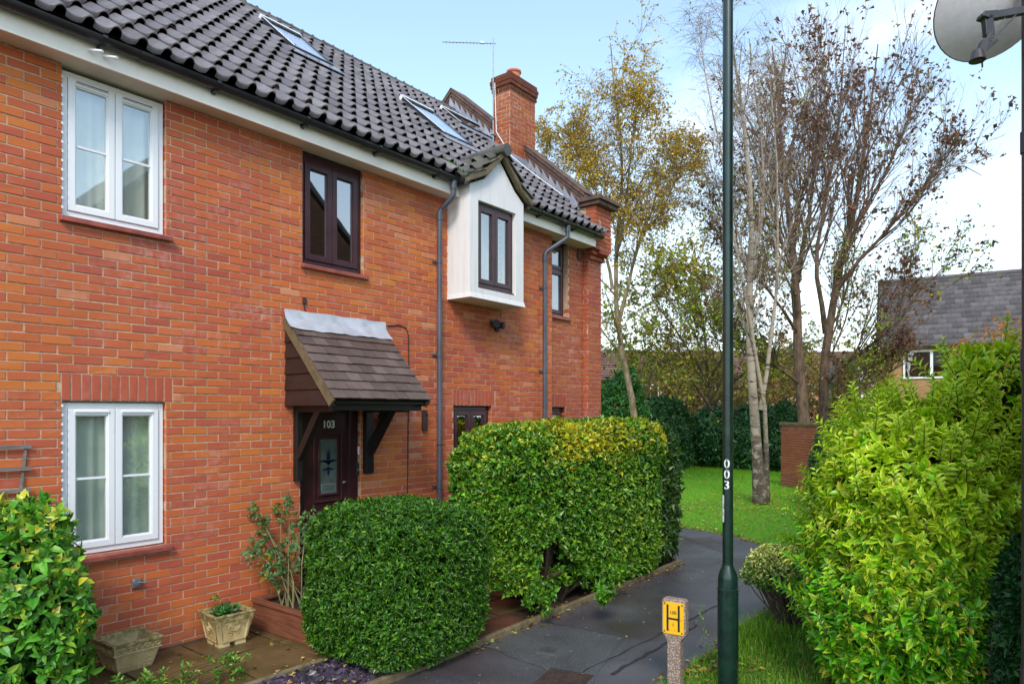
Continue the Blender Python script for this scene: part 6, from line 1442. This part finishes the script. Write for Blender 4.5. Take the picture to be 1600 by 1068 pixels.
m.add([HPt(-.35, 2*dpt+.35, zE-.1), HPt(L_h, 2*dpt+.35, zE-.1), HPt(L_h, dpt, zR), HPt(-.35, dpt, zR)], [(0, 1, 2, 3)]); m.build('roof', M['slate'], e)
m = MB(); m.tube([HPt(-.4, dpt, zR+.02), HPt(L_h, dpt, zR+.02)], .12, 8); m.build('ridge', M['slate'], e)
m = MB()
for side in (0, 1):
    a_ = HPt(-.36, -.38, zE-.2) if side == 0 else HPt(-.36, 2*dpt+.38, zE-.2); b_2 = HPt(-.36, dpt, zR-.05); d = b_2-a_; Ln = np.linalg.norm(d); m.obox((a_+b_2)/2, d, gdir, np.cross(d/Ln, gdir), Ln/2, .03, .12)
m.build('barge_board', M['blackwood'], e)
def fwin(a0, w_, z0, z1):
    m = MB(); f = .07
    for (x0, x1, y0, y1) in ((a0, a0+w_, z0, z0+f), (a0, a0+w_, z1-f, z1), (a0, a0+f, z0+f, z1-f), (a0+w_-f, a0+w_, z0+f, z1-f), (a0+w_/2-f*.7, a0+w_/2+f*.7, z0+f, z1-f)):
        c = HPt((x0+x1)/2, -.03, (y0+y1)/2); m.obox(c, gdir, hn, UP, (x1-x0)/2, .03, (y1-y0)/2)
    o = m.build('window', M['white'], e); g = MB(); c = HPt(a0+w_/2, -.015, (z0+z1)/2); g.obox(c, gdir, hn, UP, w_/2-f, .006, (z1-z0)/2-f); g.build('pane', M['glassdark'], o)
fwin(.55, 1.9, zE-1.35, zE-.25); fwin(5.2, 1.9, zE-1.35, zE-.25); fwin(.7, 1.6, .9, 2.2)
# white gabled porch piece at its left
pp_ = D(1346, 645, 27); e2 = empty('white_porch', (pp_[0], pp_[1], 0), 'small white gable beyond the brown tree trunks, left of the grey tiled roof', 'porch')
m = MB(); w_ = 1.1; zt2 = EYE+(H0-560)/F0*27
m.extrude([(-w_/2, -.2-0), (w_/2, -.2), (w_/2, zt2-.9), (0, zt2-.1), (-w_/2, zt2-.9)], lambda u, z: pp_*np.array([1, 1, 0])+RT*u+UP*z, lambda u, z: pp_*np.array([1, 1, 0])+RT*u+AX*2+UP*z); m.build('wall', M['white'], e2)
m = MB()
for s_ in (-1, 1): a_ = pp_*np.array([1, 1, 0])+RT*s_*(w_/2+.2)+UP*(zt2-1.0); b_2 = pp_*np.array([1, 1, 0])+UP*(zt2+.02); m.add([a_-AX*.1, b_2-AX*.1, b_2+AX*2.1, a_+AX*2.1, a_-AX*.1+UP*.1, b_2-AX*.1+UP*.1, b_2+AX*2.1+UP*.1, a_+AX*2.1+UP*.1], [(0, 1, 2, 3), (4, 5, 6, 7), (0, 1, 5, 4), (3, 2, 6, 7)])
m.build('roof', M['slate'], e2)
def farhouse(px, t, w_, ze, zr, dpt, yaw, label, wallm, roofm):
    c = D(px, H0, t); c[2] = 0; e = empty('brick_house', c, label, 'house'); u = RT*math.cos(yaw)+AX*math.sin(yaw); v = AX*math.cos(yaw)-RT*math.sin(yaw); Q = lambda a, b, z: c+u*a+v*b+UP*z
    m = MB(); m.add([Q(-w_/2, 0, 0), Q(w_/2, 0, 0), Q(w_/2, 0, ze), Q(-w_/2, 0, ze), Q(-w_/2, 2*dpt, 0), Q(w_/2, 2*dpt, 0), Q(w_/2, 2*dpt, ze), Q(-w_/2, 2*dpt, ze), Q(-w_/2, dpt, zr-.1), Q(w_/2, dpt, zr-.1)], [(0, 1, 2, 3), (0, 3, 8, 7, 4), (1, 5, 6, 9, 2), (4, 7, 6, 5)]); m.build('wall', wallm, e)
    m = MB()
    for k in range(12):
        v0_, v1_2 = k/12, (k+1)/12+.01; pt = lambda v_, l: (Q(-w_/2-.3, -.3+(dpt+.3)*v_, ze-.1+(zr-ze+.1)*v_+l), Q(w_/2+.3, -.3+(dpt+.3)*v_, ze-.1+(zr-ze+.1)*v_+l)); a_, b_2 = pt(v0_, .06); c_2, d_2 = pt(v1_2, .01); m.add([a_, b_2, d_2, c_2], [(0, 1, 2, 3)], (rgs.random(), 0, 0))
    m.add([Q(-w_/2-.3, 2*dpt+.3, ze-.1), Q(w_/2+.3, 2*dpt+.3, ze-.1), Q(w_/2+.3, dpt, zr), Q(-w_/2-.3, dpt, zr)], [(0, 1, 2, 3)]); m.build('roof', roofm, e)
    m = MB(); g = MB()
    for k in range(3):
        a0 = -w_/2+w_*(k+.5)/3-.5
        for (x0, x1, y0, y1) in ((a0, a0+1.1, ze-1.4, ze-1.33), (a0, a0+1.1, ze-.37, ze-.3), (a0, a0+.07, ze-1.33, ze-.37), (a0+1.03, a0+1.1, ze-1.33, ze-.37), (a0+.52, a0+.58, ze-1.33, ze-.37)): m.obox(Q((x0+x1)/2, -.03, (y0+y1)/2), u, v, UP, (x1-x0)/2, .03, (y1-y0)/2)
        g.obox(Q(a0+.55, -.012, ze-.85), u, v, UP, .48, .006, .48)
        wn_ = m.build('window', M['white'], e); g.build('pane', M['glassdark'], wn_); m = MB(); g = MB()
M['redroof'] = tile_mat('red_brown_roof', (.12, .06, .045), (.20, .10, .075), .1, .8)
farhouse(1015, 44, 13, 4.3, 6.4, 3.0, .08, 'low brick house with a red brown roof seen past the far corner of the terrace', M['housebrick'], M['redroof'])
farhouse(1255, 46, 13, 4.4, 6.5, 3.0, -.12, 'pale red brick house glimpsed behind the birch trunk and the brown tree', M['housebrick'], M['redroof'])

# ------------------------------------------------------------------ trees
BL = [(.58, .36, .03), (.66, .46, .04), (.42, .27, .03), (.28, .28, .04), (.24, .13, .03)]
# left birch with yellow leaves
T1 = 20.0
def q(px, py, t=T1, dt_=0): return D(px, py, t+dt_)
b1 = q(1003, 752); b1[2] = 0
limbs = [([b1, q(993, 650), q(978, 570), q(962, 500), q(957, 455), q(962, 400), q(975, 330, dt_=.3), q(972, 250, dt_=.4), q(962, 150, dt_=.5), q(955, 70, dt_=.5)], .13, .014),
         ([q(966, 505), q(985, 430), q(1000, 370), q(1022, 320), q(1035, 270), q(1048, 215)], .07, .010),
         ([q(957, 452), q(944, 380), q(935, 300), q(915, 230), q(905, 160)], .055, .009),
         ([q(962, 400), q(978, 330), q(985, 240, dt_=-.6), q(1000, 160, dt_=-.7), q(1002, 95, dt_=-.8)], .05, .009),
         ([q(935, 330), q(905, 270, dt_=.6), q(880, 215, dt_=.7), q(862, 200, dt_=.8)], .045, .008),
         ([q(1000, 372), q(1035, 330, dt_=.8), q(1065, 255, dt_=1.0), q(1072, 215, dt_=1.0)], .045, .008)]
lv = [dict(per=20, lmin=.9, tmin=.25, ang=.70, len=.28, up=.25, n=6, K=5, rr=.45, rmax=.03, rmin=.008, wander=.10, trop=(0, 0, .05), lmax=2.0),
      dict(per=8, lmin=.5, tmin=.15, ang=.65, len=.6, n=5, K=3, rr=.5, rmax=.010, rmin=.005, wander=.14, trop=(0, 0, -.05), lmax=1.3),
      dict(per=7, lmin=.35, tmin=.1, ang=.6, len=.7, n=5, K=3, rr=.6, rmin=.0035, rmax=.006, wander=.12, trop=(0, 0, -.22), lmax=.8, fine=True)]
def m1(Q, rg): return rg.random(len(Q)) < np.clip(.55+.6*wob(Q, 1.1, 3), .15, 1)*np.clip((Q[:, 2]-3.2)/4, .15, 1)
tree('birch_tree', b1, limbs, lv, M['birchmoss'], [dict(n=70000, L=.055, W=.72, cols=BL, wts=[4, 4, 3, 2, 2], hang=1.0, mask=m1)], 'tall birch with yellow autumn leaves behind the chimney end of the house', 'tree', seed=51, matt=M['twigpale'])
# lawn birch, white trunk
T2 = 16.4
def q(px, py, t=T2, dt_=0): return D(px, py, t+dt_)
b2 = q(1188, 785); b2[2] = 0; b2b = b2+RT*.17+AX*.05
limbs = [([b2, q(1187, 740), q(1184, 690), q(1178, 640), q(1174, 600), q(1172, 540), q(1167, 480), q(1172, 400), q(1176, 320), q(1166, 220), q(1155, 120), q(1135, 40), q(1120, -40)], .15, .012),
         ([b2b, q(1200, 730), q(1199, 690), q(1193, 640), q(1188, 600), q(1183, 555), q(1172, 500, dt_=-.3), q(1157, 430, dt_=-.4), q(1145, 350, dt_=-.5), q(1130, 240, dt_=-.6), q(1100, 120, dt_=-.6), q(1090, 30, dt_=-.6)], .07, .008),
         ([q(1188, 640), q(1198, 590), q(1206, 530), q(1212, 470), q(1216, 400), q(1215, 300, dt_=.6), q(1210, 200, dt_=.7), q(1200, 90, dt_=.7)], .06, .008),
         ([q(1174, 420), q(1190, 350, dt_=.8), q(1195, 270, dt_=1), q(1180, 150, dt_=1.2), q(1170, 60, dt_=1.3)], .06, .012)]
lv = [dict(per=17, tmin=.30, ang=.62, len=.19, up=.30, n=6, K=5, rr=.4, rmax=.03, rmin=.008, wander=.10, trop=(0, 0, .05), lmax=2.0),
      dict(per=8, tmin=.15, ang=.6, len=.6, n=5, K=3, rmax=.010, rmin=.0045, wander=.14, trop=(0, 0, -.04), lmax=1.2),
      dict(per=8, tmin=.1, ang=.55, len=.75, n=5, K=3, rmin=.003, rmax=.005, wander=.12, trop=(0, 0, -.22), lmax=.7, fine=True)]
tree('birch_tree', b2, limbs, lv, M['birch'], [dict(n=3400, L=.05, W=.7, cols=[(.30, .34, .05), (.42, .38, .05), (.14, .08, .04)], wts=[3, 2, 2], hang=.8, mask=lambda Q, rg: rg.random(len(Q)) < np.clip(.3+.9*wob(Q, .8, 6), .02, 1))], 'white barked birch with a forked trunk standing on the lawn behind the lamp post', 'tree', seed=52, matt=M['twigred'])
# big brown tree
T3 = 21.0
def q(px, py, t=T3, dt_=0): return D(px, py, t+dt_)
b3 = q(1262, 757); b3[2] = 0; b4 = q(1293, 757, dt_=.2); b4[2] = 0
limbs = [([b3, q(1257, 690), q(1253, 620), q(1246, 560), q(1246, 480), q(1243, 420), q(1234, 340), q(1222, 260), q(1215, 170), q(1210, 70)], .24, .018),
         ([b4, q(1292, 690), q(1288, 620), q(1287, 570), q(1290, 520), q(1300, 470), q(1312, 430), q(1322, 380), q(1342, 310), q(1350, 230), q(1362, 150), q(1372, 70)], .22, .016),
         ([q(1246, 500), q(1238, 420, dt_=-.8), q(1205, 330, dt_=-1.2), q(1180, 250, dt_=-1.5), q(1160, 180, dt_=-1.6), q(1130, 120, dt_=-1.8)], .085, .010),
         ([q(1246, 440), q(1262, 350, dt_=.6), q(1275, 250, dt_=.9), q(1282, 150, dt_=1.1), q(1290, 60, dt_=1.2)], .095, .010),
         ([q(1305, 455), q(1350, 400, dt_=-.6), q(1395, 350, dt_=-.9), q(1440, 290, dt_=-1.2), q(1490, 245, dt_=-1.3), q(1535, 275, dt_=-1.3)], .075, .008),
         ([q(1318, 400), q(1350, 330, dt_=.5), q(1395, 250, dt_=.8), q(1425, 170, dt_=1.0), q(1450, 120, dt_=1.1)], .08, .009),
         ([q(1290, 520), q(1275, 430, dt_=-.6), q(1285, 330, dt_=-.9), q(1310, 220, dt_=-1.1), q(1318, 120, dt_=-1.2), q(1322, 40, dt_=-1.3)], .09, .009),
         ([q(1290, 600), q(1330, 560, dt_=-1.2), q(1390, 520, dt_=-1.8), q(1440, 450, dt_=-2.2), q(1480, 410, dt_=-2.4), q(1540, 400, dt_=-2.5)], .06, .007),
         ([q(1250, 600), q(1200, 560, dt_=-1.0), q(1150, 540, dt_=-1.6), q(1090, 520, dt_=-2), q(1040, 500, dt_=-2.2)], .055, .006),
         ([q(1246, 520), q(1200, 450, dt_=-1.6), q(1150, 400, dt_=-2.2), q(1128, 340, dt_=-2.5), q(1112, 280, dt_=-2.7)], .06, .007),
         ([q(1296, 640), q(1320, 625, dt_=-1.2), q(1360, 600, dt_=-1.6), q(1430, 560, dt_=-1.8)], .07, .008)]
lv = [dict(per=17, lmin=1.1, tmin=.18, tmax=.84, ang=.46, len=.40, up=.30, n=6, K=5, rr=.5, rmax=.034, rmin=.012, wander=.08, trop=(0, 0, .06), lmax=3.4),
      dict(per=8, lmin=.6, tmin=.12, ang=.50, len=.55, up=.20, n=5, K=4, rr=.5, rmax=.016, rmin=.007, wander=.11, trop=(0, 0, .05), lmax=1.9),
      dict(per=7, lmin=.35, tmin=.15, ang=.55, len=.55, up=.15, n=4, K=3, rmin=.0035, rmax=.0065, wander=.14, trop=(0, 0, .05), lmax=.9, fine=True)]
def m3(Q, rg): return rg.random(len(Q)) < np.clip(  .42+.6*wob(Q, 1.6, 2), .10, 1)
def m3g(Q, rg): return rg.random(len(Q)) < np.clip(.15+1.1*wob(Q, .9, 7), 0, 1)*np.clip((9.0-Q[:, 2])/4, .03, 1)
tree('autumn_tree', b3, limbs, lv, M['bark'], [dict(n=7500, L=.11, W=.75, cols=[(.19, .095, .055), (.26, .135, .075), (.12, .062, .040)], wts=[3, 2, 2], hang=1.0, mask=m3, cluster=2, cr=.06, droop=.6, fold=.5),
     dict(name='green_leaves', n=70000, L=.085, W=.6, cols=[(.28, .36, .03), (.40, .42, .04), (.16, .25, .03)], wts=[3, 2, 2], hang=.5, mask=m3g)], 'wide bare brown tree with clumps of withered leaves behind the garden wall', 'tree', seed=53, matt=M['twigred'])
# small spreading tree with yellow green leaves between
T4 = 18.0
def q(px, py, t=T4, dt_=0): return D(px, py, t+dt_)
b5 = q(1118, 720, 28); b5[2] = 0
T4 = 28.0
limbs = [([b5, q(1116, 690, 27.8), q(1108, 600, 27.5), q(1100, 520, 27.5), q(1090, 440, 27.5), q(1085, 380, 27.5)], .12, .02),
         ([q(1113, 640, 27.5), q(1070, 580, 26.8), q(1020, 555, 26.2), q(965, 545, 25.8)], .065, .01), ([q(1108, 600, 27.5), q(1060, 520, 27.0), q(1020, 470, 26.8), q(1000, 430, 26.5)], .065, .01),
         ([q(1108, 600, 27.5), q(1140, 530, 27.0), q(1165, 470, 26.8), q(1180, 410, 26.5)], .065, .01), ([q(1113, 630, 27.5), q(1165, 580, 26.6), q(1215, 560, 26.2), q(1255, 520, 26.1)], .065, .01), ([q(1100, 520, 27.5), q(1070, 450, 28.1), q(1045, 400, 28.5)], .04, .008)]
lv = [dict(per=17, tmin=.2, ang=.8, len=.5, up=.1, n=5, K=4, rr=.5, rmax=.03, rmin=.01, wander=.14, trop=(0, 0, .02), lmax=2.6),
      dict(per=8, tmin=.1, ang=.8, len=.6, n=4, K=3, rmax=.014, rmin=.007, wander=.16, trop=(0, 0, 0), lmax=1.7), dict(per=5, tmin=.1, ang=.8, len=.55, n=4, K=3, rmin=.004, rmax=.007, wander=.18, trop=(0, 0, -.02), lmax=.7, fine=True)]
tree('small_tree', b5, limbs, lv, M['bark'], [dict(n=34000, L=.12, W=.62, cols=[(.38, .44, .04), (.52, .50, .05), (.56, .40, .05), (.20, .12, .05), (.24, .29, .04)], wts=[3, 3, 2, 3, 3], hang=.5, mask=lambda Q, rg: rg.random(len(Q)) < np.clip(.45+.8*wob(Q, .9, 4), .05, 1))], 'low spreading tree with thin yellow green leaves between the two birches', 'tree', seed=54, matt=M['twigred'])

# ------------------------------------------------------------------ light, sky, camera
SUN_EL, SUN_AZ = math.radians(42), math.atan2(-.57, -.82)   # sun stands behind and left of the camera
sun_dir = np.array([math.cos(SUN_EL)*math.cos(SUN_AZ), math.cos(SUN_EL)*math.sin(SUN_AZ), math.sin(SUN_EL)])
ld_ = bpy.data.lights.new('sun', 'SUN'); ld_.energy = 1.35; ld_.angle = math.radians(16); ld_.color = (1, .92, .83)
lo_ = bpy.data.objects.new('sun', ld_); col.objects.link(lo_); lo_.rotation_euler = Vector(tuple(sun_dir)).to_track_quat('Z', 'Y').to_euler(); lo_.location = (0, 0, 20)
wd_ = bpy.data.worlds.new('World'); scn.world = wd_; wd_.use_nodes = True; nt = wd_.node_tree; nt.nodes.clear()
N_ = nt.nodes.new; out = N_('ShaderNodeOutputWorld'); bg = N_('ShaderNodeBackground'); sky = N_('ShaderNodeTexSky'); sky.sky_type = 'NISHITA'; sky.sun_disc = False
sky.sun_elevation = SUN_EL; sky.sun_rotation = (PI/2-SUN_AZ); sky.air_density = 1.3; sky.dust_density = .6; sky.ozone_density = 1.0
tc = N_('ShaderNodeTexCoord'); sep = N_('ShaderNodeSeparateXYZ'); nt.links.new(tc.outputs['Generated'], sep.inputs[0])
mp = N_('ShaderNodeMapping'); mp.inputs['Scale'].default_value = (1.0, 1.0, 2.6); nt.links.new(tc.outputs['Generated'], mp.inputs['Vector'])
nz_ = N_('ShaderNodeTexNoise'); nz_.inputs['Scale'].default_value = 2.1; nz_.inputs['Detail'].default_value = 6; nz_.inputs['Roughness'].default_value = .52; nt.links.new(mp.outputs[0], nz_.inputs['Vector'])
cr_ = N_('ShaderNodeValToRGB'); cr_.color_ramp.elements[0].position = .50; cr_.color_ramp.elements[0].color = (.10, .10, .10, 1); cr_.color_ramp.elements[1].position = .74; cr_.color_ramp.elements[1].color = (.9, .9, .9, 1); nt.links.new(nz_.outputs['Fac'], cr_.inputs[0])
# thicker cloud low down, thinner overhead
hz = N_('ShaderNodeMapRange'); hz.inputs['From Min'].default_value = .02; hz.inputs['From Max'].default_value = .45; hz.inputs['To Min'].default_value = .95; hz.inputs['To Max'].default_value = 0.0; nt.links.new(sep.outputs[2], hz.inputs[0])
mxm = N_('ShaderNodeMath'); mxm.operation = 'MAXIMUM'; nt.links.new(cr_.outputs[0], mxm.inputs[0]); nt.links.new(hz.outputs[0], mxm.inputs[1])
mx = N_('ShaderNodeMix'); mx.data_type = 'RGBA'; nt.links.new(mxm.outputs[0], mx.inputs[0]); tn = N_('ShaderNodeMix'); tn.data_type = 'RGBA'; tn.blend_type = 'MULTIPLY'; tn.inputs[0].default_value = 1; tn.inputs[7].default_value = (.98, 1.04, 1.04, 1); nt.links.new(sky.outputs[0], tn.inputs[6]); nt.links.new(tn.outputs[2], mx.inputs[6]); mx.inputs[7].default_value = (4.75, 5.25, 5.65, 1)
nt.links.new(mx.outputs[2], bg.inputs[0]); bg.inputs[1].default_value = .15; nt.links.new(bg.outputs[0], out.inputs[0])
cd = bpy.data.cameras.new('camera'); cam = bpy.data.objects.new('camera', cd); col.objects.link(cam); cam.location = tuple(CAM); cam.rotation_euler = (PI/2, 0, -(PI/2-TH)); cd.sensor_width = 36; cd.lens = 36*F0/1600; cd.shift_y = (H0-534)/1600; cd.clip_end = 600; cd.clip_start = .05; scn.camera = cam
vs_ = scn.view_settings; vs_.view_transform = 'Standard'; vs_.look = 'None'; vs_.gamma = 1; vs_.use_curve_mapping = False; vs_.exposure = 1.02
scn.cycles.max_bounces = 7; scn.cycles.transparent_max_bounces = 10; scn.cycles.use_adaptive_sampling = True; scn.cycles.use_denoising = True
